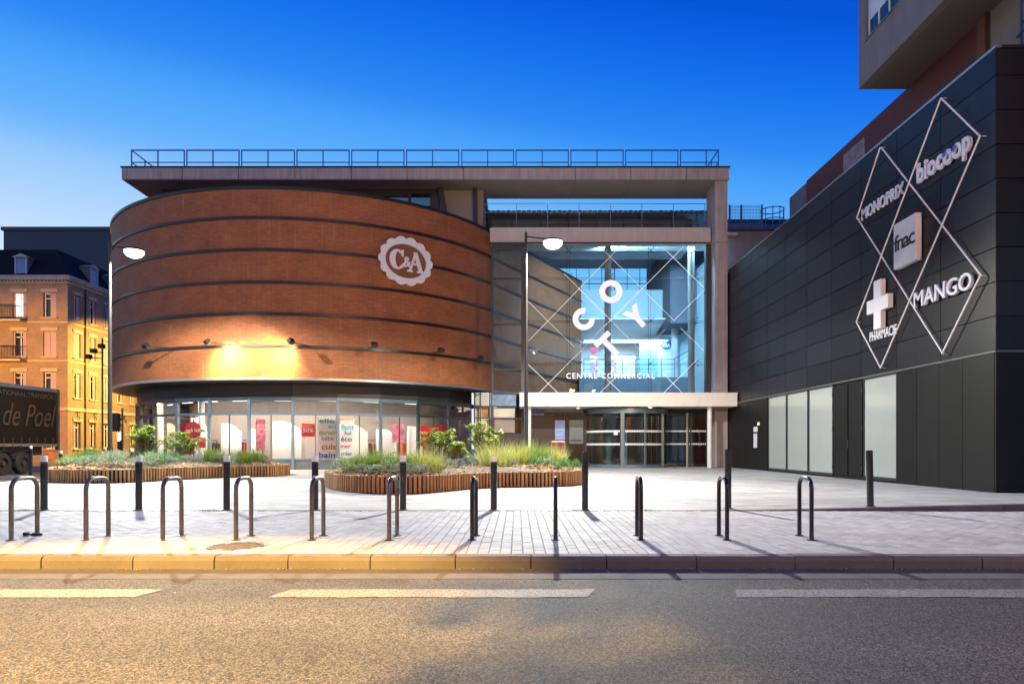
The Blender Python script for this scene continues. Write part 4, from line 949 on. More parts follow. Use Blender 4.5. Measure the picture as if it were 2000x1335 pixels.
for px in (927, 938, 956.5, 960, 1022): band(px-1.4, px+1.4, 766, 911, FRAMED, 'mullion', 39.22, .1)
lamp('AREA', (gx(975, 40), 40.1, 3.3), 22, (1, .72, .4), aim=(gx(975, 40), 40.0, 0), sx_=1.5, sy_=.4)

# ------------------------------------------------------------------ floodlights on the drum
def flood_angle(px, r):
    best = min((abs(CX+F*arc(a/4, r).x/arc(a/4, r).y-px), a/4) for a in range(-280, 250)); return best[1]
FL = [(285, 677, 0), (406, 668, 1), (567, 667, 1), (731, 674, 0), (862, 685, 0), (938, 700, 0)]
FLB = ['unlit black floodlight bracket at the far left of the brick drum', 'lit black floodlight left of the bright patch on the brick drum', 'lit black floodlight right of the bright patch on the brick drum', 'unlit floodlight on the drum below the crest sign', 'unlit floodlight on the drum, second from its right edge', 'unlit floodlight bracket at the right edge of the drum']
for (px, py, lit), lb in zip(FL, FLB):
    r = RD+1.15; th = flood_angle(px, r); p = arc(th, r); z = EYE-(py-CY)*p.y/F; w = arc(th+ (3.5 if px < 700 else 0), RD+.05); hinge = Vector((w.x, w.y, 5.99))
    t = thing('floodlight', hinge, lb, 'floodlight', 'floodlights on arms round the drum')
    MB().tube([hinge, (p.x, p.y, z)], .022, 6).build('arm', BLACKM, t)
    tgt = arc(th+(-3.0-th)*.8, RD) if lit else arc(th, RD); tgt = Vector((tgt.x, tgt.y, 4.5)); d = (tgt-Vector((p.x, p.y, z))).normalized()
    a = d.cross(Vector((0, 0, 1))).normalized(); b_ = a.cross(d); c_ = Vector((p.x, p.y, z))
    h = MB().obox(c_-d*.04, a*.15, b_*.11, d*.09).build('lamp_head', BLACKM, t)
    MB().obox(c_+d*.052, a*.13, b_*.09, d*.004).build('lens', E('flood_lens', (1, .8, .5), 6) if lit else DARK, h)
    if lit: lamp('SPOT', c_+d*.09, 2300, (1, .64, .27), .05, tgt, 146, 1.0)
# crest sign on the drum
th = 33.6; pc = arc(th, RD+.16); u = Vector((math.cos(R(th)), math.sin(R(th)), 0)); nrm = Vector((math.sin(R(th)), -math.cos(R(th)), 0)); zc = gz(510.5, pc.y)
ct = thing('crest_sign', (pc.x, pc.y, zc), 'white scalloped oval crest sign with serif letters on the brick drum', 'sign')
def crest(rx0, rz0, sc_=0): return [((rx0+(.075*math.cos(R(i*4.5*1)*16) if sc_ else 0))*math.cos(R(i*4.5)), (rz0+(.075*math.cos(R(i*4.5)*16) if sc_ else 0))*math.sin(R(i*4.5))) for i in range(80)]
def crest2(rx0, rz0, amp): 
    return [((rx0+amp*abs(math.cos(R(i*2.25)*7)))*math.cos(R(i*2.25)), (rz0+amp*abs(math.cos(R(i*2.25)*7)))*math.sin(R(i*2.25))) for i in range(160)]
o_, i_ = crest2(1.36, 1.12, .13), [(1.12*math.cos(R(i*2.25)), .86*math.sin(R(i*2.25))) for i in range(160)]
m = MB(); O3 = Vector((pc.x, pc.y, zc)); k = 160
def q3(p, dd): return O3+u*p[0]+Vector((0, 0, p[1]))+nrm*dd
vs = [q3(p, .0) for p in o_]+[q3(p, .0) for p in i_]+[q3(p, .10) for p in o_]+[q3(p, .10) for p in i_]; fs = []
for i in range(k):
    j = (i+1) % k; fs += [(2*k+i, 2*k+j, 3*k+j, 3*k+i), (i, j, 2*k+j, 2*k+i), (k+j, k+i, 3*k+i, 3*k+j)]
m.add(vs, fs).build('scalloped_ring', SIGNW, ct)
MB().add([q3(p, .02) for p in i_], [tuple(range(k))]).build('oval_ground', M('brown_ground', (.22, .09, .03), .6), ct)
def crest_letter(polys, ox, oz, s):
    m = MB()
    for pl in polys: m.prism([(ox+x*s, oz+y*s) for x, y in pl], O3+nrm*.03, u, (0, 0, 1), .09)
    m.build('letter', SIGNW, ct)
# serif C, ampersand and A drawn by hand
C_ = [ringpoly(.0, 1, 0, 1)]
def ell(cx_, cz_, rx0, rz0, rx1, rz1, a0, a1, n=22):
    return [(cx_+rx1*math.cos(R(a0+(a1-a0)*i/n)), cz_+rz1*math.sin(R(a0+(a1-a0)*i/n))) for i in range(n+1)]+[(cx_+.05+rx0*math.cos(R(a0+(a1-a0)*i/n)), cz_+rz0*math.sin(R(a0+(a1-a0)*i/n))) for i in range(n, -1, -1)]
crest_letter([ell(0, 0, .17, .40, .42, .50, 48, 312), [(.22, .22), (.32, .15), (.34, .50), (.27, .50), (.24, .42)], [(.20, -.36), (.24, -.20), (.38, -.22), (.30, -.40)]], -.48, .03, 1.0)
crest_letter([[(-.10, .50), (.10, .50), (.40, -.42), (.20, -.42), (-.02, .26)], [(-.06, .40), (.02, .30), (-.22, -.42), (-.34, -.42)], [(-.22, -.14), (.20, -.14), (.20, -.04), (-.18, -.04)],
              [(-.44, -.50), (-.14, -.50), (-.14, -.42), (-.44, -.42)], [(.10, -.50), (.50, -.50), (.50, -.42), (.10, -.42)]], .50, .0, 1.02)
lettering('&', O3+u*-.17+Vector((0, 0, -.30))+nrm*.05, u, (0, 0, 1), .44, .52, SIGNW, ct, .09, 'letter', False, offset=.02)

# ------------------------------------------------------------------ roof railings
rl = [(257, 360), (365, 467), (472, 575), (580, 682), (687, 789), (794, 896), (902, 1003), (1008, 1110), (1115, 1217), (1222, 1324), (1329, 1403)]
for i, (a, b_) in enumerate(rl):
    D = 38.7; x0, x1 = gx(a, D), gx(b_, D); z0, z1 = ZS1, gz(293.5, D); zm = z0+.36*(z1-z0)*1.05
    t = thing('roof_railing', ((x0+x1)/2, D, z0), ['leftmost blue roof railing panel, with a braced return', 'second roof railing panel from the left end of the roof', 'third roof railing panel from the left end of the roof', 'roof railing panel above the left half of the brick drum', 'fifth roof railing panel, above the middle of the drum', 'roof railing panel above the crest sign', 'roof railing panel just left of the glass front', 'roof railing panel above the right lamp post', 'roof railing panel above the letters on the glass', 'second roof railing panel from the right end', 'rightmost roof railing panel with a slanting brace'][i], 'railing', 'railing panels along the roof')
    for x in (x0, (x0+x1)/2 if i < 10 else x0+.68*(x1-x0), x1): MB().bar((x, D, z0), (x, D, z1), .055).build('post', RAILB, t)
    MB().bar((x0-.02, D, z1), (x1+.02, D, z1), .06).build('top_rail', RAILB, t); MB().bar((x0, D, zm), (x1, D, zm), .045).build('mid_rail', RAILB, t)
    if i in (0, 10):
        xe = x0 if i == 0 else x1; s = 1 if i == 0 else -1
        for zz in (z1, zm): MB().bar((xe, D, zz), (xe, D+4.2, zz), .05).build('return_rail', RAILB, t)
        for k in (1, 2, 3): MB().bar((xe, D+1.4*k, z0), (xe, D+1.4*k, z1), .05).build('post', RAILB, t)
# ------------------------------------------------------------------ black clad building on the right
BX = 11.95; BY0, BY1 = 17.03, 38.45; BZ0, BZ1 = 3.56, 11.09
PN = M('charcoal_panel', (.012, .013, .017), .42, metal=.0, var=.06, vs=.8, rnd=.6, spec=.32, streak=.25)
PN2 = M('charcoal_lower_panel', (.014, .015, .0145), .5, var=.12, vs=1, rnd=.15, spec=.18)
bb = thing('black_building', (BX+4, 28, 0), 'black clad retail building with panel joints and pale ground floor windows on the right', 'building')
MB().box(BX+.06, 40, BY0+.06, 39.8, -.1, BZ1-.06).build('core', DARK, bb)
ys = [BY0]+[19.26+2.225*i for i in range(9)]+[BY1]; hs = [BZ0+.857*i for i in range(9)]+[BZ1]
if ys[-1]-ys[-2] < .3: ys.pop(-2)
for a, b_ in zip(ys, ys[1:]):
    for c, d in zip(hs, hs[1:]):
        MB().box(BX, BX+.05, a+.012, b_-.012, c+.012, d-.012).build('cladding_panel', PN, bb)
x = BX+.0; k = 0
while x < 20:
    for c, d in zip(hs, hs[1:]): MB().box(x+.012, x+2.2, BY0+.0-.0, BY0+.05, c+.012, d-.012).build('cladding_panel', PN, bb)
    x += 2.225
MB().box(BX-.03, BX+.12, BY0-.03, 39.8, BZ1-.0, BZ1+.07).build('parapet_trim', M('parapet_metal', (.38, .39, .42), .3, metal=.8), bb)
MB().box(BX+.121, 40, BY0-.03, BY0+.12, BZ1, BZ1+.07).build('parapet_trim', DARK, bb)
MB().box(BX-.05, BX+.05, BY0-.05, BY1, BZ0-.055, BZ0-.005).build('drip_trim', M('trim_grey', (.12, .12, .12), .4), bb)
MB().box(BX+.051, 40, BY0-.05, BY0+.05, BZ0-.055, BZ0-.005).build('drip_trim', MATS['trim_grey'], bb)
def yd(px): return BX*F/(px-CX)
def zw(px, py): return EYE-(py-CY)*yd(px)/F
PANE = M('back_painted_glass', (.40, .435, .40), .15, var=.02, spec=.6, coat=.3)
def wallbox(pa, pb, z0, z1, name, mat, off0=0.0, off1=.05, par=None):
    y0, y1 = sorted((yd(pa), yd(pb))); return MB().box(BX-off1, BX-off0, y0+.008, y1-.008, z0, z1).build(name, mat, par or bb)
ZP = .14
for a, b_ in ((1502, 1536), (1538.5, 1578), (1581, 1627), (1689, 1752)):
    w = wallbox(a, b_, .16, 3.44, 'shop_window', PANE, -.03, .0)
    ya, yb = sorted((yd(a), yd(b_)))
    for (y0, y1, z0, z1) in ((ya-.04, ya+.01, .08, 3.5), (yb-.01, yb+.04, .08, 3.5)): MB().box(BX-.03, BX+.02, y0, y1, z0, z1).build('frame', FRAMED, w)
    MB().box(BX-.03, BX+.02, ya+.011, yb-.011, .06, .158).build('sill', FRAMED, w)
    MB().box(BX-.03, BX+.02, ya+.011, yb-.011, 3.442, 3.5).build('frame', FRAMED, w)
for a, b_ in ((1629, 1657), (1659, 1686)):
    w = wallbox(a, b_, .12, 3.42, 'door_leaf', PN2, -.01, .035)
    for z in (.4, 1.8, 3.1): y = yd(a if a < 1640 else b_); MB().box(BX-.06, BX-.035, y-.05, y+.05, z-.07, z+.07).build('hinge', DARK, w)
MB().box(BX-.08, BX-.036, yd(1657)-.12, yd(1657)-.08, 1.1, 1.4).build('handle', GALV, w)
lower = [1422, 1440, 1460, 1480, 1500]
for a, b_ in list(zip(lower, lower[1:]))+[(1753, 1792), (1792, 1836), (1836, 1882), (1882, 1944.6)]: wallbox(a, b_, zp(BX, yd(b_))*.0+.0, 3.5, 'lower_panel', PN2, -.02, .03)
for x in (BX-.03, 14.2, 16.4, 18.6): MB().box(x+.01, x+2.17, BY0-.03, BY0+.03, 0, 3.5).build('lower_panel', PN2, bb)
# intercom plates
t = thing('wall_plate', (BX, yd(1482), 1.9), 'pale notice plates and small lit lamp by the side door of the black building', 'notice')
for (pa, pb, ya, yb, mt) in ((1474, 1481, 833, 843, WHITE), (1474, 1480, 846, 874, SIGNW), (1480, 1487, 820, 829, BLACKM)):
    y0, y1 = sorted((yd(pa), yd(pb))); MB().box(BX-.06, BX-.031, y0, y1, zw(pa, yb), zw(pa, ya)).build('plate', mt, t)
y = yd(1484); MB().box(BX-.09, BX-.061, y-.05, y+.05, zw(1484, 829), zw(1484, 825)).build('small_lamp', E('amber_small', (1, .7, .3), 8), t)

# lattice of two crossed diamonds
LT = M('white_lattice_paint', (.78, .78, .78), .4, metal=.0, var=.05)
def W(px, py, off=.0): D = yd(px); return Vector((BX-off, D, EYE-(py-CY)*D/F))
lt = thing('diamond_lattice', (BX, yd(1750), 3.6), 'white tube outline of crossing diamonds framing the shop signs on the black wall', 'sign frame')
K = dict(p1=(1728.5, 288), l1=(1682, 427), p2=(1849, 191.5), r1=(1926.3, 266), l2=(1681.4, 628), b1=(1729.6, 718), r2=(1926.6, 538.6), b2=(1851, 691))
for a, b_ in (('p1', 'l1'), ('p1', 'r2'), ('l1', 'b2'), ('p2', 'l2'), ('p2', 'r1'), ('r1', 'b1'), ('l2', 'b1'), ('r2', 'b2')):
    o_ = .12 if (a, b_) in (('p1', 'r2'), ('l1', 'b2')) else .16
    MB().bar(W(*K[a], o_), W(*K[b_], o_), .032, .032, up=(1, 0, 0)).build('lattice_bar', LT, lt)
for k_ in K.values(): p = W(*k_, .10); MB().tube([p+Vector((.10, 0, 0)), p], .009, 6).build('bracket', LT, lt)
UX, UZ = Vector((0, -1, 0)), Vector((0, 0, 1)); OFF = .10
def wallsign(name, body, pxl, pxr, zb, zt, label, mat, ext=.09, **kw):
    y0, y1 = yd(pxl), yd(pxr); t = thing(name, (BX, (y0+y1)/2, zb), label, 'sign')
    lettering(body, (BX-.04, y0, zb), UX, UZ, y0-y1, zt-zb, mat, t, ext, **kw); return t
SG = M('grey_white_letter', (.74, .74, .78), .4, var=.05)
wallsign('letter_sign', 'MONOPRIX', 1687.5, 1769.5, 8.92, 9.32, 'upper case sign of slim grey white letters in the upper left diamond', SG, .05, offset=.012)
bio = wallsign('letter_sign', 'biocoop', 1797, 1903, 8.74, 9.52, 'lower case rounded letter sign in the upper right diamond', SG, .07, offset=.03)
wallsign('letter_sign', 'MANGO', 1792, 1906, 5.27, 5.74, 'upper case sign of large letters in the lower right diamond', SG, .08, offset=.012)
wallsign('letter_sign', 'PHARMACIE', 1702.5, 1755, 4.68, 5.00, 'small upper case letter sign under the white cross', SG, .035, offset=.008)
# blue leaf marks inside the two round letters
for py_, px_ in ((301, 1853), (291, 1872)):
    p = W(px_, py_, .125); MB().prism([(-.10, -.03), (.0, -.08), (.10, .05), (.04, .10)], p, UX, UZ, .01).build('leaf_mark', M('leaf_blue', (.02, .13, .42), .4), bio)
y0, y1 = yd(1758), yd(1802); t = thing('panel_sign', (BX, (y0+y1)/2, 6.66), 'pale square panel sign with black lower case lettering in the middle of the lattice', 'sign')
MB().box(BX-.20, BX-.03, y1, y0, 6.66, 8.05).build('panel', M('pale_sign_panel', (.62, .61, .60), .35), t)
lettering('fnac', (BX-.202, y0-.03, 7.18), UX, UZ, y0-y1-.08, .50, BLACKM, t, .008, 'letter', True, offset=.015, spacing=.86)
c_ = W(1725, 594, .04); t = thing('pharmacy_cross', c_, 'thick white pharmacy cross on the black wall', 'sign')
a, b_ = .66, .22; zc = .79
MB().prism([(-b_, -zc), (b_, -zc), (b_, -b_), (a, -b_), (a, b_), (b_, b_), (b_, zc), (-b_, zc), (-b_, b_), (-a, b_), (-a, -b_), (-b_, -b_)], Vector((BX-.04, c_.y, 5.79)), UX, UZ, .16).build('cross', SIGNW, t)

# ------------------------------------------------------------------ apartment block above
AP = M('block_concrete', (.19, .17, .165), .8, var=.1, streak=.12); RB = M('red_brown_wall', (.12, .036, .028), .8, var=.15, fine=.1)
ab = thing('apartment_block', (18, 24, 0), 'concrete apartment block cantilevered over a red brown wall above the black building', 'apartment block')
XA, XRR, YF, ZA = 13.96, 15.9, 27.9, 15.75
MB().box(XRR, 40, 5, 37.5, 11.0, ZA-.01).build('red_wall', RB, ab)
MB().box(XRR-.05, 40, 37.51, 39.7, 11.0, 15.6).build('grey_wall_end', GREYW, ab)
MB().box(XRR-.03, XRR-.002, 31.2, 33.2, 14.1, 15.3).build('faded_panel', M('faded_mural', (.30, .22, .22), .8, var=.5, vs=4), ab)
MB().box(XRR-.06, XRR+.2, 5, 37.5, ZA-.0, ZA+.0+.06).build('wall_cap', DARK, ab) if False else None
# cantilevered box: left face with window opening
wy0, wy1, wz0, wz1 = 25.0, 27.35, 17.4, 20.2
for (y0, y1, z0, z1) in ((5, wy0, ZA, 32), (wy1, YF, ZA, 32), (wy0, wy1, ZA, wz0), (wy0, wy1, wz1, 32)): MB().box(XA, XA+.3, y0, y1, z0, z1).build('concrete_wall', AP, ab)
MB().box(XA+.301, 40, 5, YF-.002, ZA+.3, 32).build('core', GREYW, ab)
MB().box(XA+.301, 40, 5, YF, ZA, ZA+.298).build('soffit_slab', M('block_soffit', (.15, .135, .12), .8, var=.1, vs=.6), ab)
w = MB().box(XA+.12, XA+.2, wy0, wy1, wz0+.75, wz1).build('roller_shutter', M('shutter_white', (.60, .66, .68), .5, var=.04), ab)
w = MB().box(XA+.14, XA+.22, wy0, wy1, wz0, wz0+.75).build('window', M('night_glass', (.02, .025, .035), .1), ab)
for k in range(4): MB().box(XA+.10, XA+.139, wy0+.03+k*.74, wy0+.09+k*.74, wz0, wz0+.75).build('frame', WHITE, w)
MB().box(XA-.05, XA+.12, wy0-.05, wy1+.05, wz0-.05, wz0-.002).build('sill', AP, ab)
for z in range(5): pass
# upper red wall features
MB().box(XRR-.18, XRR-.002, 22.95, 23.35, 12, ZA-.002).build('pilaster', M('brown_pilaster', (.16, .065, .04), .8), ab)
MB().box(XRR-.02, XRR-.002, 20.6, 22.9, 12.2, ZA-.002).build('cream_shutter', M('cream_wall', (.24, .20, .165), .7, var=.1), ab)
# scaffold style railing on the black roof
t = thing('roof_railing', (13.2, 18.0, BZ1), 'grey steel railing and brace on the roof corner of the black building', 'railing')
STE = M('dull_blue_steel', (.05, .08, .13), .4, metal=.5)
for (p, q) in (((13.0, 17.6, 11.1), (13.0, 17.6, 13.2)), ((13.0, 17.6, 13.0), (15.5, 17.6, 13.0)), ((13.0, 17.6, 12.1), (15.5, 17.6, 12.1)), ((12.9, 17.6, 11.7), (15.0, 17.6, 14.0)), ((13.6, 18.4, 11.1), (13.6, 18.4, 12.2)), ((14.6, 17.6, 11.1), (14.6, 17.6, 13.0)), ((12.6, 17.7, 11.2), (13.5, 18.6, 11.9))):
    MB().tube([p, q], .035, 7).build('steel_tube', STE, t, smooth=True)
t = MB(); 
for i in range(5): t.box(13.1, 14.4, 18.6-.0+i*.28, 18.85+i*.28, 11.3+i*.12, 11.4+i*.12)
tag(t.build('roof_equipment', DARK, org=(13.5, 19, 11.3)), 'dark stepped equipment on the roof corner behind the steel railing', 'roof equipment')

# ------------------------------------------------------------------ between column and black building
lw = thing('link_building', (14, 41, 0), 'low grey link wall with mesh railing between column and black building', 'building')
MB().box(11.95, 20, 40.7, 41.2, 0, 14.0).build('wall', GREYW, lw)
MB().box(11.9, 20, 40.6, 41.25, 14.0, 14.08).build('wall_cap', DARK, lw)
MB().box(11.0, 26, 49, 58, 10, 17.3).build('rear_block', M('rear_block_wall', (.10, .11, .14), .8, var=.2, vs=.5), lw)
MB().box(11.0, 26, 48.85, 49.0, 17.2, 17.42).build('rear_block_cap', DARK, lw)
mr = thing('mesh_railing', (13, 40.9, 14.08), 'blue mesh railing on the link wall behind the portal column', 'railing')
z0, z1 = 14.08, gz(400, 40.9)
for px in (1425, 1448, 1488): x = gx(px, 40.9); MB().box(x-.05, x+.05, 40.86, 40.94, z0, z1).build('post', RAILB, mr)
m = MB(); x = gx(1425, 40.9)
while x < gx(1488, 40.9): m.box(x-.008, x+.008, 40.88, 40.9, z0+.05, z1-.02); x += .09
m.build('vertical_wires', RAILB, mr); m = MB(); z = z0+.1
while z < z1: m.box(gx(1425, 40.9), gx(1488, 40.9), 40.87, 40.88, z-.008, z+.008); z += .19
m.build('horizontal_wires', RAILB, mr)
cg = thing('ladder_cage', (gx(1512, 41.3), 41.3, 14), 'round blue ladder cage on the roof beside the mesh railing', 'ladder')
cxg, rg = gx(1512, 41.3), .68
for z in (14.3, 14.9, 15.55): MB().tube([(cxg+rg*math.cos(R(a)), 41.6+rg*math.sin(R(a)), z) for a in range(0, 361, 20)], .03, 6).build('hoop', RAILB, cg)
for a in range(180, 361, 36): MB().tube([(cxg+rg*math.cos(R(a)), 41.6+rg*math.sin(R(a)), 14.0), (cxg+rg*math.cos(R(a)), 41.6+rg*math.sin(R(a)), 15.6)], .028, 6).build('cage_bar', RAILB, cg)
# ------------------------------------------------------------------ cream brick town house on the left
CB = brickmat('cream_brick', (.34, .255, .165), (.28, .20, .125), (.25, .20, .15), .24, .075, .009, offset=.5, bump=.2)
STN = M('pale_stone_trim', (.46, .40, .32), .8, var=.1, fine=.05)
SLATE = M('slate_roof', (.016, .016, .018), .8, spec=.12, var=.2, vs=1.5, fine=.15, fs=30)
SHUT = M('mauve_shutter', (.42, .33, .34), .6, var=.06); NG = M('night_window', (.02, .022, .03), .08, var=.3)
def wallface(o, u, n_, w, z0, z1, holes, mat, parent, depth=.30):
    """brick face with real openings and reveals"""
    o, u, n_ = Vector(o), Vector(u), Vector(n_); ss_ = sorted({0, w, *[h[0] for h in holes], *[h[1] for h in holes]}); zs = sorted({z0, z1, *[h[2] for h in holes], *[h[3] for h in holes]})
    m = MB(); Z = Vector((0, 0, 1))
    def pt(s, z, d=0): return o+u*s+Z*z-n_*d
    for a, b_ in zip(ss_, ss_[1:]):
        for c, d in zip(zs, zs[1:]):
            if any(h[0] <= a+1e-6 and b_ <= h[1]+1e-6 and h[2] <= c+1e-6 and d <= h[3]+1e-6 for h in holes): continue
            m.quad(pt(a, c), pt(b_, c), pt(b_, d), pt(a, d), [(a, c), (b_, c), (b_, d), (a, d)])
    for a, b_, c, d in holes:
        for p, q, r_, s_ in (((a, c), (a, d), 0, 0), ((b_, d), (b_, c), 0, 0), ((a, d), (b_, d), 0, 0), ((b_, c), (a, c), 0, 0)):
            m.quad(pt(*p), pt(*q), pt(*q, depth), pt(*p, depth), [(0, p[1]), (0, q[1]), (.3, q[1]), (.3, p[1])])
    return m.build('brick_wall', mat, parent)
th_ = thing('town_house', (-34.9, 53, 0), 'four storey cream brick corner house with slate mansard roof and shutters, lit orange', 'house')
rows = [(1.0, 3.1), (5.0, 6.95), (8.15, 10.1), (11.2, 13.1)]; CZ = 14.35
fx = [-38.65+2.35*0, -36.3]; fx = [-36.3-2.35*i for i in range(8)]
def window(o, u, n_, s0, s1, za, zb, state):
    o, u, n_ = Vector(o), Vector(u), Vector(n_); Z = Vector((0, 0, 1)); w = s1-s0; c = o+u*(s0+s1)/2+Z*(za+zb)/2-n_*.22
    def ob(cx_, cz_, hw, hh, dd, th=.02): return MB().obox(c+u*cx_+Z*cz_+n_*dd, u*hw, n_*th, Z*hh)
    h = zb-za
    f = MB(); 
    for (a, b_, p, q) in ((-w/2+.04, 0, .04, h/2), (w/2-.04, 0, .04, h/2), (0, h/2-.04, w/2-.08, .04), (0, -h/2+.04, w/2-.08, .04), (0, 0, .035, h/2-.08), (0, h/2-.42, w/2-.08, .03)): f.obox(c+u*a+Z*b_, u*p, n_*.03, Z*q)
    fr = f.build('window', WHITE, th_)
    ob(0, 0, w/2-.02, h/2-.02, -.04, .01).build('pane', E('lit_window', (1, .86, .78), 2.2) if state == 'lit' else NG, fr)
    if state in ('shut', 'right', 'both'):
        if state != 'right': ob(-w/4, 0, w/4-.01, h/2-.02, .10).build('shutter', SHUT, fr)
        ob(w/4, 0, w/4-.01, h/2-.02, .10).build('shutter', SHUT, fr)
    if state in ('lit', 'open'): ob(w/2-.14, 0, .14, h/2-.02, .12).build('shutter', SHUT, fr); ob(-w/2+.06, 0, .06, h/2-.02, .12).build('shutter', SHUT, fr)
    MB().obox(o+u*(s0+s1)/2+Z*(za-.05)+n_*.05, u*(w/2+.12), n_*.09, Z*.05).build('sill', STN, fr)
    MB().obox(o+u*(s0+s1)/2+Z*(zb+.17)+n_*.03, u*(w/2+.16), n_*.05, Z*.13).build('lintel', STN, fr)
# front face (towards the camera)
fo, fu, fn = (-60, 53, 0), (1, 0, 0), (0, -1, 0); W_ = 60-34.9; holes = []; st = []
for r_, (za, zb) in enumerate(rows):
    for k, x in enumerate(fx):
        s = x+60; holes.append((s-.5, s+.5, za, zb)); st.append((s-.5, s+.5, za, zb, {(3, 1): 'lit', (3, 0): 'right', (2, 0): 'shut', (2, 1): 'open', (1, 0): 'right', (1, 1): 'open'}.get((r_, k), random.choice(['shut', 'open', 'right']))))
wallface(fo, fu, fn, W_, -.1, CZ-.3, holes, CB, th_)
for s in st: window(fo, fu, fn, *s)
so, su, sn = (-34.9, 53, 0), (0, 1, 0), (1, 0, 0); sy = [54.15+1.95*i for i in range(9)]; holes = []; st = []
for r_, (za, zb) in enumerate(rows):
    for k, y in enumerate(sy):
        s = y-53; holes.append((s-.42, s+.42, za, zb)); st.append((s-.42, s+.42, za, zb, ['none', 'right', 'shut', 'right'][r_] if k % 2 == 0 else ['none', 'open', 'right', 'open'][r_]))
wallface(so, su, sn, 27, -.1, CZ-.3, holes, CB, th_)
for s in st: window(so, su, sn, *s)
MB().box(-59.8, -35.3, 53.4, 79.8, 0, CZ).build('inner_core', DARK, th_)
for z, hh, pr in ((CZ-.3, .35, .35), (CZ-.55, .12, .18), (7.75, .12, .08), (10.75, .12, .08), (3.95, .25, .10)):
    m = MB(); m.box(-60, -34.9+pr, 53-pr, 53-.002, z, z+hh); m.box(-34.898, -34.9+pr, 53-.0, 80, z, z+hh); m.build('cornice' if z > 12 else 'string_course', STN, th_)
m = MB()
for i in range(90): m.box(-59.9+i*.28, -59.78+i*.28, 52.74, 52.99, CZ-.42, CZ-.31)
for i in range(90): m.box(-34.88, -34.66, 53.1+i*.28, 53.22+i*.28, CZ-.42, CZ-.31)
tag(m.build('dentils', STN, th_), kind='stuff')
MB().tube([(-34.82, 56.05-.98, 0), (-34.82, 56.05-.98, CZ-.5)], .06, 6).build('downpipe', DARK, th_)
# mansard
m = MB(); z0, z1 = CZ+.052, 16.9
m.add([(-60, 53.0, z0), (-34.9, 53.0, z0), (-34.9, 80, z0), (-60, 80, z0), (-60, 54.6, z1), (-36.8, 54.6, z1), (-36.8, 78.4, z1), (-60, 78.4, z1)], [(0, 1, 5, 4), (1, 2, 6, 5), (2, 3, 7, 6), (4, 5, 6, 7), (0, 4, 7, 3)]).build('mansard_roof', SLATE, th_)
def dormer(c, u, n_):
    c, u, n_ = Vector(c), Vector(u), Vector(n_); Z = Vector((0, 0, 1)); d = MB().obox(c+Z*.75-n_*.55, u*.50, n_*.6, Z*.75).build('dormer', M('dormer_cheek', (.16, .13, .16), .6), th_)
    MB().obox(c+Z*.75+n_*.07, u*.36, n_*.02, Z*.62).build('pane', M('dormer_glass', (.10, .20, .38), .12), d)
    m = MB()
    for a in (-.42, .42): m.obox(c+u*a+Z*.75+n_*.09, u*.06, n_*.03, Z*.72)
    m.build('frame', M('mauve_frame', (.45, .38, .46), .5), d)
    MB().prism([(-.68, 0), (.68, 0), (0, .30)], c+Z*1.5+n_*.16, u, Z, -.9 if u.cross(Z).dot(n_) > 0 else .9).build('gable', STN, d)
for x in (-38.65, -43.5, -48): dormer((x, 53.25, CZ+.05), fu, fn)
for y in (56.6, 59.6, 62.8): dormer((-35.15, y, CZ+.05), su, sn)
for r_, z in ((2, 8.0), (3, 11.05)):    # french balconies at the left
    for x in (-40.6,):
        b_ = MB().box(x-2.2, x+2.55, 52.2, 52.99, z-.28, z-.12).build('balcony_slab', STN, th_)
        m = MB()
        for i in range(40): m.box(x-2.15+i*.12, x-2.125+i*.12, 52.25, 52.28, z-.12, z+.85)
        m.box(x-2.2, x+2.55, 52.23, 52.3, z+.85, z+.91); m.box(x-2.2, x+2.55, 52.23, 52.3, z-.05, z-.0); m.build('iron_railing', BLACKM, b_)
# S shaped wall anchors
for y in (54.15, 56.3, 58.45, 60.6):
    pts = [(-34.80, y+.16*math.cos(R(a))*s_, 3.60+dz+.16*math.sin(R(a))) for (s_, dz, rng) in ((1, .16, range(20, 271, 25)), (1, -.16, range(90, -161, -25))) for a in rng]
    MB().tube(pts, .03, 5).build('wall_anchor', BLACKM, th_)
# tall dark block behind
tb = thing('office_block', (-42, 66, 0), 'plain dark flat topped block standing behind the slate roof', 'building')
MB().box(gx(7, 82), -20, 82, 100, 0, gz(450, 82)).build('wall', M('dark_block_wall', (.035, .045, .065), .6, var=.15, vs=.4), tb)
MB().box(gx(7, 82)-.2, -19.8, 81.8, 100.2, gz(450, 82), gz(450, 82)+.4).build('parapet', M('dark_parapet', (.03, .05, .09), .5), tb)
hb = thing('low_house', (-30, 84, 0), 'cream house wall further down the side street, lit yellow', 'house')
MB().box(-34, -6, 84, 90, -.1, 13.0).build('wall', M('cream_render', (.44, .34, .2), .8, var=.1, vs=.5), hb)
for i in range(6):
    for z in (1.2, 5, 8.3): w = MB().box(-33+i*3.2, -31.9+i*3.2, 83.93, 83.999, z, z+1.9).build('window', NG, hb); MB().box(-33.05+i*3.2, -31.85+i*3.2, 83.9, 83.96, z-.12, z-.01).build('sill', STN, w)

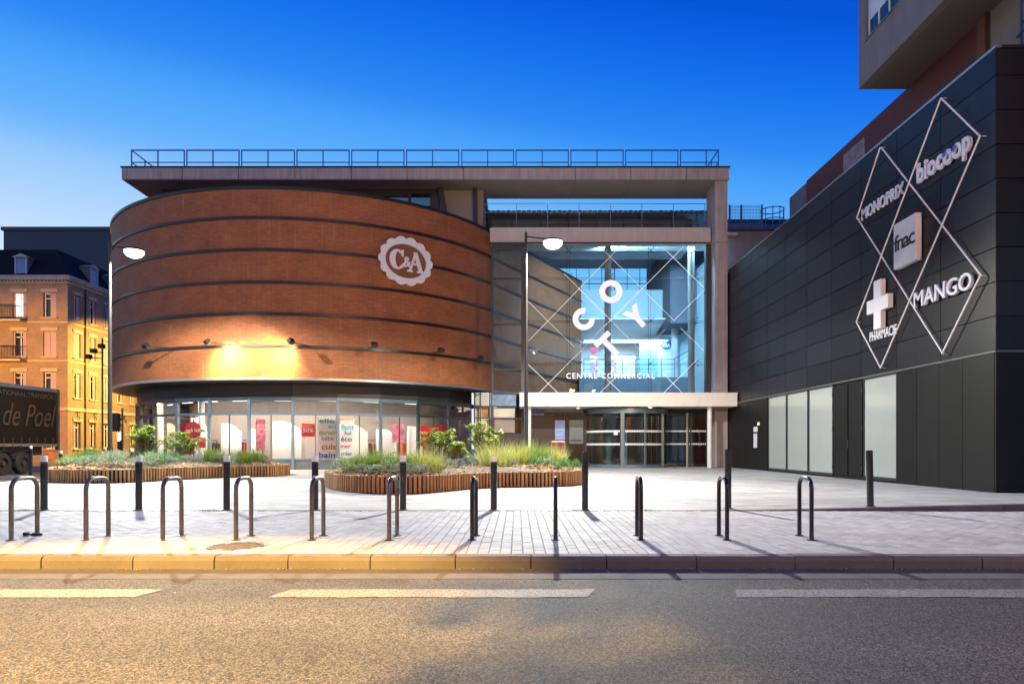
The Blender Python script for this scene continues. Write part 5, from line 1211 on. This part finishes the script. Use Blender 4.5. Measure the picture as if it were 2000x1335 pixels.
# ------------------------------------------------------------------ lorry parked in the side street
TX, TY0, TY1 = -22.45, 19.6, 33.4
CUR = M('curtain_brown', (.010, .007, .006), .8, var=.12, vs=.7, spec=.08); TF = M('trailer_frame', (.03, .027, .026), .5)
tk = thing('lorry', (TX-1.25, 26.5, -.1), 'dark curtain sided lorry with pale script lettering parked at the left edge', 'lorry')
m = MB(); n = 60
for i in range(n):   # softly rippled curtain
    a, b_ = TY0+(TY1-TY0)*i/n, TY0+(TY1-TY0)*(i+1)/n; da, db = .02*math.sin(i*1.9)+.012*math.sin(i*.7), .02*math.sin((i+1)*1.9)+.012*math.sin((i+1)*.7)
    m.quad((TX+da, a, 1.32), (TX+db, b_, 1.32), (TX+db*.4, b_, 3.78), (TX+da*.4, a, 3.78))
m.build('curtain', CUR, tk, smooth=True)
MB().box(TX-2.5, TX-.06, TY0, TY1, 1.2, 3.9).build('trailer_body', CUR, tk)
MB().box(TX-2.5, TX+.03, TY0-.02, TY1+.02, 3.78, 3.95).build('roof_rail', M('trailer_top_rail', (.05, .06, .08), .5), tk)
MB().box(TX-.06, TX+.04, TY0, TY1, 1.18, 1.30).build('side_rail', M('side_rail_grey', (.10, .08, .07), .5), tk)
MB().box(TX-.08, TX+.05, TY1-.12, TY1+.03, 1.0, 3.9).build('rear_post', TF, tk)
for i in range(26): MB().box(TX+.02, TX+.05, TY0+.3+i*.52, TY0+.34+i*.52, 1.06, 1.56).build('strap', TF, tk)
MB().box(TX-1.9, TX-.6, TY0, TY1-.3, .75, 1.17).build('chassis', TF, tk)
MB().box(TX-.3, TX-.05, TY1-.62, TY1-.3, .62, .86).build('tail_lamp_bracket', M('orange_reflector', (.75, .12, .02), .4), tk)
RUB = M('tyre_rubber', (.010, .009, .009), .8); RIM = M('wheel_rim', (.05, .036, .03), .5, metal=.4)
for y in (27.3, 28.6, 29.9, 31.15):
    for xs in (TX-.18, TX-2.32):
        w = thing('wheel', (xs, y, .40), None, None); w.parent = tk; w.location = Vector((xs, y, .40))-ORG['lorry']
        MB().lathe((xs, y, .40), [(.26, -.15), (.46, -.15), (.5, -.10), (.5, .10), (.46, .15), (.26, .15)], 24, axis='x').build('tyre', RUB, w, smooth=True)
        MB().lathe((xs, y, .40), [(.27, .14), (.25, .05), (.12, .06), (.11, .16), (0, .16)], 18, axis='x').build('rim', RIM, w, smooth=True)
    MB().lathe((TX-.2, y, .40), [(.56, -.16), (.58, -.16), (.58, .18), (.56, .18)], 14, 200-180, 160, axis='x').build('mudguard', TF, tk)
# cab (out of frame to the left)
MB().box(TX-2.45, TX-.05, 16.6, 18.9, .6, 3.6).build('cab', M('cab_paint', (.25, .26, .28), .35), tk)
MB().box(TX-2.3, TX-.2, 16.56, 16.6, 1.9, 3.1).build('windscreen', NG, tk)
for xs in (TX-.2, TX-2.3): MB().lathe((xs, 17.6, .40), [(.26, -.15), (.5, -.13), (.5, .13), (.26, .15)], 24, axis='x').build('cab_wheel', RUB, tk, smooth=True)
MB().box(TX-2.3, TX-.2, 18.5, 20.5, .5, 1.0).build('coupling', TF, tk)
PT = M('faded_print', (.048, .027, .020), .8, var=.15, spec=.1); PT2 = M('faded_print_dim', (.026, .018, .014), .6)
def ty(px): return -TX*F/(CX-px)
lettering('de Poel', (TX+.045, ty(3), 2.08), (0, 1, 0), (0, 0, 1), ty(107)-ty(3), 1.02, PT, tk, .01, 'lettering', False, shear=.35)
lettering('INTERNATIONAAL TRANSPORT', (TX+.045, ty(108)-4.9, 3.42), (0, 1, 0), (0, 0, 1), 4.9, .22, PT2, tk, .01, 'lettering', False, offset=.02)

# ------------------------------------------------------------------ poles at the left
x = gx(200, 40); t = thing('signal_pole', (x, 40, 0), 'slim dark pole with two small spotlights on side arms left of the round building', 'pole')
MB().tube([(x, 40, -.1), (x, 40, gz(660, 40))], .05, 8).build('pole', POLE, t, smooth=True)
for px, py in ((183, 698), (193, 687), (208, 678)):
    MB().tube([(x, 40, gz(py+2, 40)), (gx(px, 40), 39.6, gz(py+1, 40))], .03, 6).build('arm', POLE, t)
    MB().box(gx(px, 40)-.15, gx(px, 40)+.12, 39.4, 39.7, gz(py+4, 40), gz(py-4, 40)).build('lamp_head', BLACKM, t)
x = gx(239, 38); t = thing('traffic_signal', (x, 38, 0), 'dark traffic signal seen from behind beside the corner of the round shop', 'traffic signal')
MB().tube([(x, 38, -.05), (x, 38, gz(797, 38))], .055, 8).build('pole', POLE, t)
MB().bev(x-.55, x-.15, 37.8, 38.1, gz(842, 38), gz(806, 38), .05).build('signal_head', BLACKM, t)
MB().box(x-.15, x-.05, 37.9, 38, gz(820, 38), gz(816, 38)).build('bracket', BLACKM, t)
MB().box(x-.2, x-.05, 37.85, 38.05, gz(878, 38), gz(860, 38)).build('push_button_box', BLACKM, t)
x = gx(231, 60); t = thing('wall_lamp', (x, 60, 1.5), 'small bright lamp glowing low between post and traffic signal', 'lamp')
MB().lathe((x, 60, gz(852, 60)), [(0, .3), (.16, .2), (.16, -.3), (0, -.4)], 10).build('lamp_glass', E('small_warm_glow', (1, .8, .4), 14), t)
MB().tube([(x, 60, -.1), (x, 60, gz(862, 60))], .05, 6).build('post', POLE, t)

# ------------------------------------------------------------------ houses across the road (seen only as reflections)
OP = M('opposite_render', (.42, .33, .24), .8, var=.1, vs=.6)
for i, (x0, x1, h) in enumerate(((-34, -19, 11), (-18.8, -3, 12.5), (-2.8, 13, 10.5), (13.2, 30, 12))):
    t = thing('terraced_house', ((x0+x1)/2, -12.5, 0), ['plain rendered house across the road, far left', 'plain rendered house across the road, left of centre', 'lower rendered house across the road, right of centre', 'rendered house across the road, far right'][i], 'house')
    MB().box(x0, x1, -20, -12.5, 0, h).build('wall', OP, t); MB().add([(x0, -12.3, h), (x1, -12.3, h), (x1, -20.2, h), (x0, -20.2, h), (x0, -16.2, h+2.6), (x1, -16.2, h+2.6)], [(0, 1, 5, 4), (2, 3, 4, 5), (1, 2, 5), (3, 0, 4)]).build('roof', SLATE, t)
    k = 0
    for z in (1.2, 4.6, 7.8):
        xx_ = x0+1.5
        while xx_ < x1-1.5:
            w = MB().box(xx_, xx_+1.1, -12.48, -12.44, z, z+1.8).build('window', E('room_light', (1, .75, .45), 1.6) if (k*7+i) % 5 == 0 else NG, t); xx_ += 2.6; k += 1
# ------------------------------------------------------------------ planters
def smoothloop(pts, n=10):
    out = []; k = len(pts)
    for i in range(k):
        p0, p1, p2, p3 = [Vector((*pts[(i+j-1) % k], 0)) for j in range(4)]
        for s in range(n):
            t = s/n; out.append(.5*((2*p1)+(-p0+p2)*t+(2*p0-5*p1+4*p2-p3)*t*t+(-p0+3*p1-3*p2+p3)*t**3))
    return out
def resample(pts, step):
    out = []; L_ = 0; acc = 0; k = len(pts)
    tot = sum((pts[(i+1) % k]-pts[i]).length for i in range(k)); n = round(tot/step); step = tot/n; need = 0
    for i in range(k):
        a, b_ = pts[i], pts[(i+1) % k]; l_ = (b_-a).length
        while need <= acc+l_+1e-9 and len(out) < n:
            t = (need-acc)/l_; out.append((a.lerp(b_, t), (b_-a).normalized())); need += step
        acc += l_
    return out
def inside(p, poly):
    c = False; j = len(poly)-1
    for i in range(len(poly)):
        a, b_ = poly[i], poly[j]
        if (a.y > p[1]) != (b_.y > p[1]) and p[0] < (b_.x-a.x)*(p[1]-a.y)/(b_.y-a.y)+a.x: c = not c
        j = i
    return c
PH = .44
CHIP = M('wood_chip', (.46, .29, .15), .85, var=.2, vs=9, rnd=.9)
def edge_dist(p, poly): return min((Vector((p[0], p[1], 0))-q).length for q in poly)
def planter(pts, label, seed):
    rnd_ = random.Random(seed); loop = smoothloop(pts); cx_ = sum(p.x for p in loop)/len(loop); cy_ = sum(p.y for p in loop)/len(loop)
    t = thing('planter', (cx_, cy_, 0), label, 'planter', 'curved slatted planters'); sl = resample(loop, .115)
    shapes = []
    for v in range(3):
        w, d = (.034, .030, .037)[v], (.024, .028, .022)[v]
        m = MB(); m.add([(-w, -d, .02), (w, -d, .02), (w, d, .02), (-w, d, .02), (-w, -d, PH-.01), (w, -d, PH-.01), (w, d, PH-.01), (-w, d, PH-.01), (-w*.8, -d*.6, PH), (w*.8, -d*.6, PH), (w*.8, d, PH), (-w*.8, d, PH)],
              [(0, 3, 2, 1), (0, 1, 5, 4), (1, 2, 6, 5), (2, 3, 7, 6), (3, 0, 4, 7), (4, 5, 9, 8), (5, 6, 10, 9), (6, 7, 11, 10), (7, 4, 8, 11), (8, 9, 10, 11)])
        me = bpy.data.meshes.new('slat'); me.from_pydata(m.v, [], m.f); me.materials.append(WOOD); shapes.append(me)
    sg_ = 1 if sum(a.x*b_.y-b_.x*a.y for a, b_ in zip(loop, loop[1:]+loop[:1])) > 0 else -1
    for i, (p, d) in enumerate(sl):
        if i < 300: inst('slat', rnd_.choice(shapes), t, (p.x, p.y, 0), math.atan2(d.y, d.x))
    m = MB(); k = len(loop); ins = []
    for i, p in enumerate(loop):
        d = (loop[(i+1) % k]-loop[i-1]).normalized(); ins.append(p+Vector((-d.y, d.x, 0))*sg_*.045)
    for i in range(k):
        a, b_ = ins[i], ins[(i+1) % k]; m.quad((a.x, a.y, 0), (b_.x, b_.y, 0), (b_.x, b_.y, PH-.03), (a.x, a.y, PH-.03))
    m.build('liner', M('black_liner', (.02, .016, .012), .8), t)
    # soil mound
    m = MB(); cc = Vector((cx_, cy_, 0)); rings = (1, .8, .55, .3, 0.02); c_ = len(loop)
    vs = []
    for q in rings:
        for p in ins:
            # shrink along local direction to the medial side
            s = cc.lerp(p, q); vs.append((s.x, s.y, PH-.06+.20*(1-q**2)))
    fs = [(r_*c_+i, r_*c_+(i+1) % c_, (r_+1)*c_+(i+1) % c_, (r_+1)*c_+i) for r_ in range(len(rings)-1) for i in range(c_)]
    m.add(vs, fs).build('soil', EARTH, t, smooth=True)
    def soilz(x, y):
        e = edge_dist((x, y), ins); return PH-.05+.16*min(1, e/1.1)
    ch = MB(); xs = [p.x for p in ins]; ys_ = [p.y for p in ins]; n = 0
    while n < 5200:
        x, y = rnd_.uniform(min(xs), max(xs)), rnd_.uniform(min(ys_), max(ys_))
        if not inside((x, y), ins): continue
        n += 1; z = soilz(x, y)+rnd_.uniform(-.01, .035); a = rnd_.uniform(0, 6.28); l_, w = rnd_.uniform(.03, .075), rnd_.uniform(.012, .028)
        ux = Vector((math.cos(a), math.sin(a), rnd_.uniform(-.5, .5))).normalized()*l_; uy = Vector((-math.sin(a), math.cos(a), rnd_.uniform(-.5, .5)))*w; uz = ux.cross(uy).normalized()*.006; c = Vector((x, y, z))
        ch.add([c-ux-uy, c+ux-uy*.6, c+ux*.8+uy, c-ux*.9+uy*.8, c+uz*2], [(0, 1, 4), (1, 2, 4), (2, 3, 4), (3, 0, 4)])
    tag(ch.build('bark_chips', CHIP, t), kind='stuff')
    return t, ins, soilz
PLP = [(-16.7, 24.6), (-15.6, 22.4), (-13.8, 21.4), (-12.5, 21.7), (-11.9, 23.1), (-11.2, 24.6), (-10.3, 25.7), (-9.5, 26.4), (-9.25, 27.6), (-9.9, 29.0), (-11.4, 29.0), (-13, 27.2), (-14.6, 25.9), (-16.1, 26.0)]
PRP = [(-5.75, 20.6), (-4.9, 18.2), (-3.96, 17.0), (-3.1, 16.7), (-2.3, 16.85), (-1.65, 17.8), (-.95, 18.8), (-.15, 19.35), (.75, 19.5), (1.55, 20.0), (2.05, 21.2), (2.0, 22.9), (1.2, 24.3), (-.6, 24.6), (-2.4, 23.3), (-4.0, 22.3), (-5.2, 22.0)]
pl1, in1, sz1 = planter(PLP, 'long curved planter of vertical wooden slats on the left, with low sage shrubs', 3)
pl2, in2, sz2 = planter(PRP, 'curved planter of vertical wooden slats in the centre, with tall feathery grasses', 5)

# ------------------------------------------------------------------ plants
def leafmat(name, c1, c2):
    m = bpy.data.materials.new(name); m.use_nodes = True; nt = m.node_tree; n = nt.nodes; l = nt.links; b = n['Principled BSDF']
    g = n.new('ShaderNodeNewGeometry'); r = n.new('ShaderNodeValToRGB'); l.new(g.outputs['Random Per Island'], r.inputs[0]); r.color_ramp.elements[0].color = (*c1, 1); r.color_ramp.elements[1].color = (*c2, 1)
    l.new(r.outputs[0], b.inputs['Base Color']); b.inputs['Roughness'].default_value = .5; b.inputs['Specular IOR Level'].default_value = .3
    t = n.new('ShaderNodeBsdfTranslucent'); l.new(r.outputs[0], t.inputs[0]); mx = n.new('ShaderNodeMixShader'); mx.inputs[0].default_value = .35
    l.new(b.outputs[0], mx.inputs[1]); l.new(t.outputs[0], mx.inputs[2]); l.new(mx.outputs[0], n['Material Output'].inputs[0]); return m
L_FAT = leafmat('shrub_leaf', (.11, .22, .03), (.42, .50, .10)); L_GR = leafmat('grass_blade', (.09, .19, .03), (.30, .38, .08)); L_FEA = leafmat('feather_grass_blade', (.20, .27, .05), (.58, .54, .17))
L_SAGE = leafmat('sage_leaf', (.13, .19, .11), (.36, .43, .30)); L_DK = leafmat('dark_green_leaf', (.05, .16, .04), (.14, .30, .07)); L_BL = leafmat('blue_fescue', (.14, .20, .19), (.30, .37, .35)); STEM = M('plant_stem', (.10, .07, .03), .7)
rg = random.Random(11)
def grass(x, y, z, r, h, n, mat, label, name='grass_clump', spread=.55, w=.008):
    t = thing(name, (x, y, z), label, 'grass clump'); m = MB(); n = int(n*1.35); r *= 1.12; h *= rg.uniform(.9, 1.2)
    for i in range(n):
        a = rg.uniform(0, 6.283); q = rg.random()**.6; bx_, by_ = x+math.cos(a)*r*.72*q, y+math.sin(a)*r*.72*q; a += rg.uniform(-1.2, 1.2); hh = h*1.38*rg.uniform(.35, 1.0)*(1-.25*q); out = r*spread*(q+.25)*rg.uniform(.5, 1.2)
        d = Vector((math.cos(a), math.sin(a), 0)); s = Vector((-math.sin(a), math.cos(a), 0))*w*rg.uniform(.7, 1.3); pr = []
        r_ = 0
        for k in range(5):
            u = k/4; c = Vector((bx_, by_, z))+d*out*u**1.8+Vector((0, 0, hh*(u-.22*u**3.2*(1.2 if rg.random() > .5 else .4)))); ww = s*(1-u*.85); pr += [c-ww, c+ww]
        m.add(pr, [(2*k, 2*k+1, 2*k+3, 2*k+2) for k in range(4)])
    return m.build('blades', mat, t)
def leafquad(m, p, d, up, l_, w):
    s = d.cross(up).normalized()*w; tip = p+d*l_; mid = p+d*l_*.5+up*l_*.06
    m.add([p, mid-s, tip-up*l_*.10, mid+s, mid-up*l_*.05], [(0, 4, 1), (1, 4, 2), (2, 4, 3), (3, 4, 0)])
def shrub(x, y, z, r, h, label, nst=9, dens=13, mat=None, ll=.16, bare=.3):
    h *= 1.15; r *= 1.1; ll *= 1.15; dens = int(dens*1.25); nst = int(nst*1.25)
    t = thing('leafy_shrub', (x, y, z), label, 'shrub'); st = MB(); lf = MB()
    for i in range(nst):
        a = rg.uniform(0, 6.283); q = rg.random()**.5; top = Vector((x+math.cos(a)*r*q, y+math.sin(a)*r*q, z+h*rg.uniform(.55, 1.0))); b0 = Vector((x+math.cos(a)*.08, y+math.sin(a)*.08, z)); mid = b0.lerp(top, .55)+Vector((rg.uniform(-.06, .06), rg.uniform(-.06, .06), .08))
        st.tube([b0, mid, top], [.016, .012, .006], 5)
        for k in range(rg.randint(2, 4)):
            c = mid.lerp(top, rg.uniform(bare-.2, 1.1)); 
            wd = Vector((rg.uniform(-1, 1), rg.uniform(-1, 1), rg.uniform(-.2, .6))).normalized(); c = c+wd*.10; st.tube([mid.lerp(top, .6), c], [.006, .004], 4)
            for j in range(dens):
                az = rg.uniform(0, 6.283); d = Vector((math.cos(az), math.sin(az), rg.uniform(-.55, .35))).normalized(); up = Vector((rg.uniform(-.3, .3), rg.uniform(-.3, .3), 1)).normalized(); leafquad(lf, c+Vector((rg.uniform(-.05, .05), rg.uniform(-.05, .05), rg.uniform(-.05, .05))), d, up, ll*rg.uniform(.6, 1.15), ll*.20*rg.uniform(.8, 1.2))
    st.build('stems', STEM, t); lf.build('foliage', mat or L_FAT, t); return t
def low(x, y, z, r, h, mat, label, n=520, name='low_shrub', ll=.05):
    r *= 1.3; h *= 1.5; n = int(n*1.8)
    t = thing(name, (x, y, z), label, 'low shrub'); m = MB()
    lobes = [(rg.uniform(-.6, .6)*r, rg.uniform(-.6, .6)*r, rg.uniform(.5, 1)) for _ in range(6)]
    for i in range(n):
        lx, ly, lh = rg.choice(lobes); a = rg.uniform(0, 6.283); e = rg.uniform(-.1, 1.5); rr = r*.5*rg.uniform(.6, 1.05)
        p = Vector((x+lx+math.cos(a)*math.cos(e)*rr, y+ly+math.sin(a)*math.cos(e)*rr, z+h*lh*(.25+.75*math.sin(max(e, 0)))*rg.uniform(.7, 1.05)))
        d = (Vector((math.cos(a), math.sin(a), math.sin(e)+.3))+Vector((rg.uniform(-.6, .6), rg.uniform(-.6, .6), rg.uniform(-.3, .7)))).normalized(); leafquad(m, p, d, Vector((rg.uniform(-.3, .3), rg.uniform(-.3, .3), 1)).normalized(), ll*rg.uniform(.6, 1.4), ll*.26)
    m.build('foliage', mat, t); st = MB()
    for i in range(8): a = i*.785; st.tube([(x, y, z-.02), (x+math.cos(a)*r*.6, y+math.sin(a)*r*.6, z+h*.6)], .006, 4)
    st.build('stems', STEM, t); return t
def at(px, D): return gx(px, D), D
# left planter
for px, D, r, h, lb in ((286, 25.2, .62, 1.25, 'leafy shrub with yellow green leaves at the left of the round shop corner'), (366, 27.0, .78, 1.20, 'wide leafy shrub in front of the round red sale sign')):
    x, y = at(px, D); shrub(x, y, sz1(x, y), r, h, lb, 16, 13)
GL = [(150, 23.6, .40, .48, L_GR, 'green grass clump at the left end of the left planter'), (183, 25.0, .42, .66, L_GR, 'taller green grass clump left of the lamp post foot'), (172, 24.2, .34, .5, L_DK, 'dark green tuft beside the left lamp post'),
      (300, 24.0, .46, .50, L_DK, 'dark green grass clump below the yellow green shrub'), (338, 25.5, .34, .42, L_DK, 'small dark grass clump between the two leafy shrubs'), (413, 26.2, .50, .60, L_GR, 'fine green grass clump behind the third bollard'), (497, 27.2, .50, .60, L_GR, 'fine green grass clump near the right end of the left planter'),
      (475, 26.6, .4, .5, L_GR, 'smaller green grass clump left of the end clump'), (130, 24.0, .3, .35, L_GR, 'sparse grass at the left tip of the left planter')]
for px, D, r, h, mt, lb in GL: x, y = at(px, D); grass(x, y, sz1(x, y), r, h, 340, mt, lb, w=.009)
for i, (px, D, r, h, lb) in enumerate(((200, 22.9, .55, .34, 'sage grey low shrub in the left part of the left planter'), (228, 22.5, .50, .34, 'sage grey low shrub just left of the second bollard'), (268, 22.7, .55, .36, 'sage grey low shrub just right of the second bollard'), (293, 23.2, .45, .34, 'sage grey low shrub below the yellow green shrub'),
                       (330, 24.8, .28, .20, 'small blue grey cushion plant near the middle of the left planter'), (380, 25.6, .30, .24, 'blue grey cushion plant under the wide leafy shrub'), (438, 25.8, .42, .30, 'sage low shrub right of the third bollard'), (520, 27.2, .30, .16, 'flat sage ground plant at the right tip of the left planter'), (160, 22.6, .45, .24, 'low sage plant near the left tip'))):
    x, y = at(px, D); low(x, y, sz1(x, y), r, h, L_SAGE if i not in (4, 5) else L_BL, lb, 700 if r > .4 else 380)
# right planter
for px, D, r, h, lb in ((858, 20.4, .62, 1.05, 'leafy shrub with large leaves in front of the dark red posters'), (948, 22.4, .58, 1.20, 'leafy shrub beside the amber window, left of the tall grasses'), (885, 20.8, .4, .62, 'smaller leafy shoot right of the poster shrub')):
    x, y = at(px, D); shrub(x, y, sz2(x, y), r, h, lb, 18 if r > .5 else 9, 13, ll=.14)
GR = [(700, 18.6, .52, .52, L_GR, 'green grass clump at the left end of the right planter'), (728, 18.4, .5, .56, L_GR, 'feathery green clump behind the word poster corner'), (760, 18.2, .45, .50, L_GR, 'green grass clump left of the fifth bollard'), (798, 18.3, .42, .48, L_GR, 'grass clump just right of the fifth bollard'),
      (835, 18.2, .50, .62, L_FEA, 'bright yellow green feather grass in front of the poster shrub'), (968, 21.0, .62, .80, L_FEA, 'big yellow green feather grass behind the sixth bollard'), (1010, 22.2, .5, .80, L_FEA, 'yellow green feather grass left of the lamp post foot'), (1040, 22.6, .55, .88, L_GR, 'tall green feather grass in front of the white canopy post'),
      (1085, 22.8, .42, .70, L_FEA, 'pale arching grass at the right end of the grasses'), (1062, 22.5, .35, .55, L_GR, 'narrow green grass between the tall grass and the arching grass')]
for px, D, r, h, mt, lb in GR: x, y = at(px, D); grass(x, y, sz2(x, y), r, h, 460, mt, lb, w=.0065, spread=.7)
for i, (px, D, r, h, lb) in enumerate(((712, 17.6, .45, .24, 'low sage plant at the front left rim of the right planter'), (765, 17.3, .45, .24, 'low pale plant left of the fifth bollard'), (815, 17.4, .36, .20, 'low pale plant in front of the bright feather grass'), (905, 20.4, .34, .22, 'blue grey cushion plant below the large leaved shrub'), (890, 19.6, .24, .18, 'small blue grey cushion plant on the bark chips'),
                       (996, 21.2, .18, .16, 'tiny blue grey tuft alone on the bark chips'), (1047, 20.6, .26, .24, 'dark green low plant on the bark chips'), (1090, 20.8, .26, .20, 'dark green low plant near the right rim'), (1115, 21.0, .28, .24, 'round dark green plant at the right end of the right planter'), (935, 21.5, .4, .3, 'sage low shrub under the leafy shrub by the amber window'), (865, 19.0, .3, .22, 'grey green low plant at the waist of the right planter'))):
    x, y = at(px, D); low(x, y, sz2(x, y), r, h, L_BL if i in (3, 4, 5) else (L_DK if i in (6, 7, 8) else L_SAGE), lb, 420, ll=.045)
for i, (px, D, r, h, pl, mt, lb) in enumerate(((182, 24.4, .5, .3, 1, 0, 'sage shrub behind the green clump left of the lamp post foot'), (245, 24.6, .5, .32, 1, 0, 'sage shrub between lamp post foot and second bollard, further back'), (312, 25.6, .45, .26, 1, 1, 'green ground plant behind the dark grass of the left planter'), (352, 26.0, .42, .24, 1, 0, 'sage ground plant under the wide leafy shrub, left side'),
    (398, 26.8, .42, .26, 1, 1, 'green ground plant right of the wide leafy shrub'), (452, 27.4, .45, .30, 1, 1, 'green low shrub between the two fine grass clumps of the left planter'), (215, 25.4, .5, .3, 1, 0, 'sage shrub right at the lamp post foot'), (690, 19.6, .45, .3, 2, 0, 'sage shrub behind the leftmost grass of the right planter'), (745, 19.6, .5, .34, 2, 1, 'green low shrub in the middle of the left lobe of the right planter'),
    (795, 20.0, .5, .34, 2, 1, 'green low shrub behind the fifth bollard'), (835, 20.8, .45, .3, 2, 0, 'sage shrub left of the large leaved shrub'), (905, 22.0, .42, .3, 2, 1, 'green low shrub between the two leafy shrubs'), (985, 22.8, .45, .32, 2, 1, 'green low shrub behind the big feather grass'), (1065, 21.3, .28, .22, 2, 0, 'sage ground plant in front of the narrow grass'))):
    x, y = at(px, D); low(x, y, (sz1 if pl == 1 else sz2)(x, y), r, h, L_DK if mt else L_SAGE, lb, 520, ll=.048)
# notice board behind the right planter
D = 27.5; x0, x1 = gx(1077, D), gx(1103, D); t = thing('notice_board', ((x0+x1)/2, D, 0), 'small framed notice board on two posts behind the right end of the planter', 'notice board')
for x in (x0, x1): MB().box(x-.02, x+.02, D-.02, D+.02, 0, gz(860, D)).build('post', GALV, t)
MB().box(x0+.02, x1-.02, D-.015, D+.015, gz(863, D), gz(860, D)).build('top_rail', M('silver_rail', (.5, .5, .52), .3, metal=.6), t)
MB().box(x0+.02, x1-.02, D-.01, D+.01, .45, gz(864, D)).build('panel', M('maroon_print', (.14, .02, .03), .6, var=.6, vs=7), t)
# street tree on the opposite pavement; its crown breaks up the edge of the sodium light
t = thing('street_tree', (-2.9, -1.0, 0), 'street tree on the opposite pavement with a crown reaching over the road', 'tree')
tr_ = MB(); cc = Vector((-2.9, .72, 5.45)); tr_.tube([(-2.9, -1.0, 0), (-2.85, -.95, 2.0), (-2.9, -.5, 3.7), (-2.95, .1, 4.7), cc], [.12, .10, .08, .05, .02], 9)
lf = MB()
for i in range(30):
    a = rg.uniform(0, 6.283); e = rg.uniform(-.9, 1.2); q = rg.uniform(.45, 1.0); c = cc+Vector((math.cos(a)*math.cos(e)*.95*q, math.sin(a)*math.cos(e)*1.0*q, math.sin(e)*.7*q))
    tr_.tube([cc-Vector((0, .4, .2)), cc.lerp(c, .5)+Vector((0, 0, .08)), c], [.03, .018, .006], 5)
    for j in range(34):
        d = Vector((rg.uniform(-1, 1), rg.uniform(-1, 1), rg.uniform(-1, .6))).normalized(); leafquad(lf, c+Vector((rg.gauss(0, .15), rg.gauss(0, .15), rg.gauss(0, .12))), d, Vector((rg.uniform(-.5, .5), rg.uniform(-.5, .5), 1)).normalized(), .12*rg.uniform(.7, 1.2), .042)
tr_.build('trunk', M('tree_bark', (.10, .08, .06), .9, var=.3, vs=8), t, smooth=True); lf.build('crown', L_DK, t)
# fallen leaves and litter in the gutter
m = MB(); rr_ = random.Random(4)
for i in range(620):
    x = rr_.uniform(-7, 9.5) if i % 3 else rr_.uniform(2, 9.5); y = KY-abs(rr_.gauss(.02, .05))-.01; z = -.118
    if i % 16 == 0: y = rr_.uniform(3.6, 7.0); z = -.120
    s = rr_.uniform(.006, .020); a = rr_.uniform(0, 6.28); c, si = math.cos(a), math.sin(a)
    m.add([(x-c*s, y-si*s, z), (x+si*s*.5, y-c*s*.5, z+.006), (x+c*s, y+si*s, z+rr_.uniform(0, .012)), (x-si*s*.5, y+c*s*.5, z+.004)], [(0, 1, 2, 3)])
tag(m.build('fallen_leaves', leafmat('dry_leaf', (.25, .12, .03), (.62, .48, .22))), kind='stuff'); 
# tufts of weed at the bollard line
m = MB()
for cx_, cy_ in ((gx(1128, EDGE), EDGE), (gx(50, EDGE), EDGE), (gx(410, EDGE), EDGE), (gx(1260, EDGE), EDGE+.02)):
    for i in range(60):
        x, y = cx_+rr_.gauss(0, .10), cy_+rr_.gauss(0, .015); a = rr_.uniform(0, 6.28); l_ = rr_.uniform(.02, .05)
        m.add([(x-.004, y, .0), (x+.004, y, .0), (x+math.cos(a)*l_*.6, y+math.sin(a)*l_*.6, l_)], [(0, 1, 2)])
tag(m.build('weeds', L_DK), kind='stuff')
bpy.context.view_layer.update()
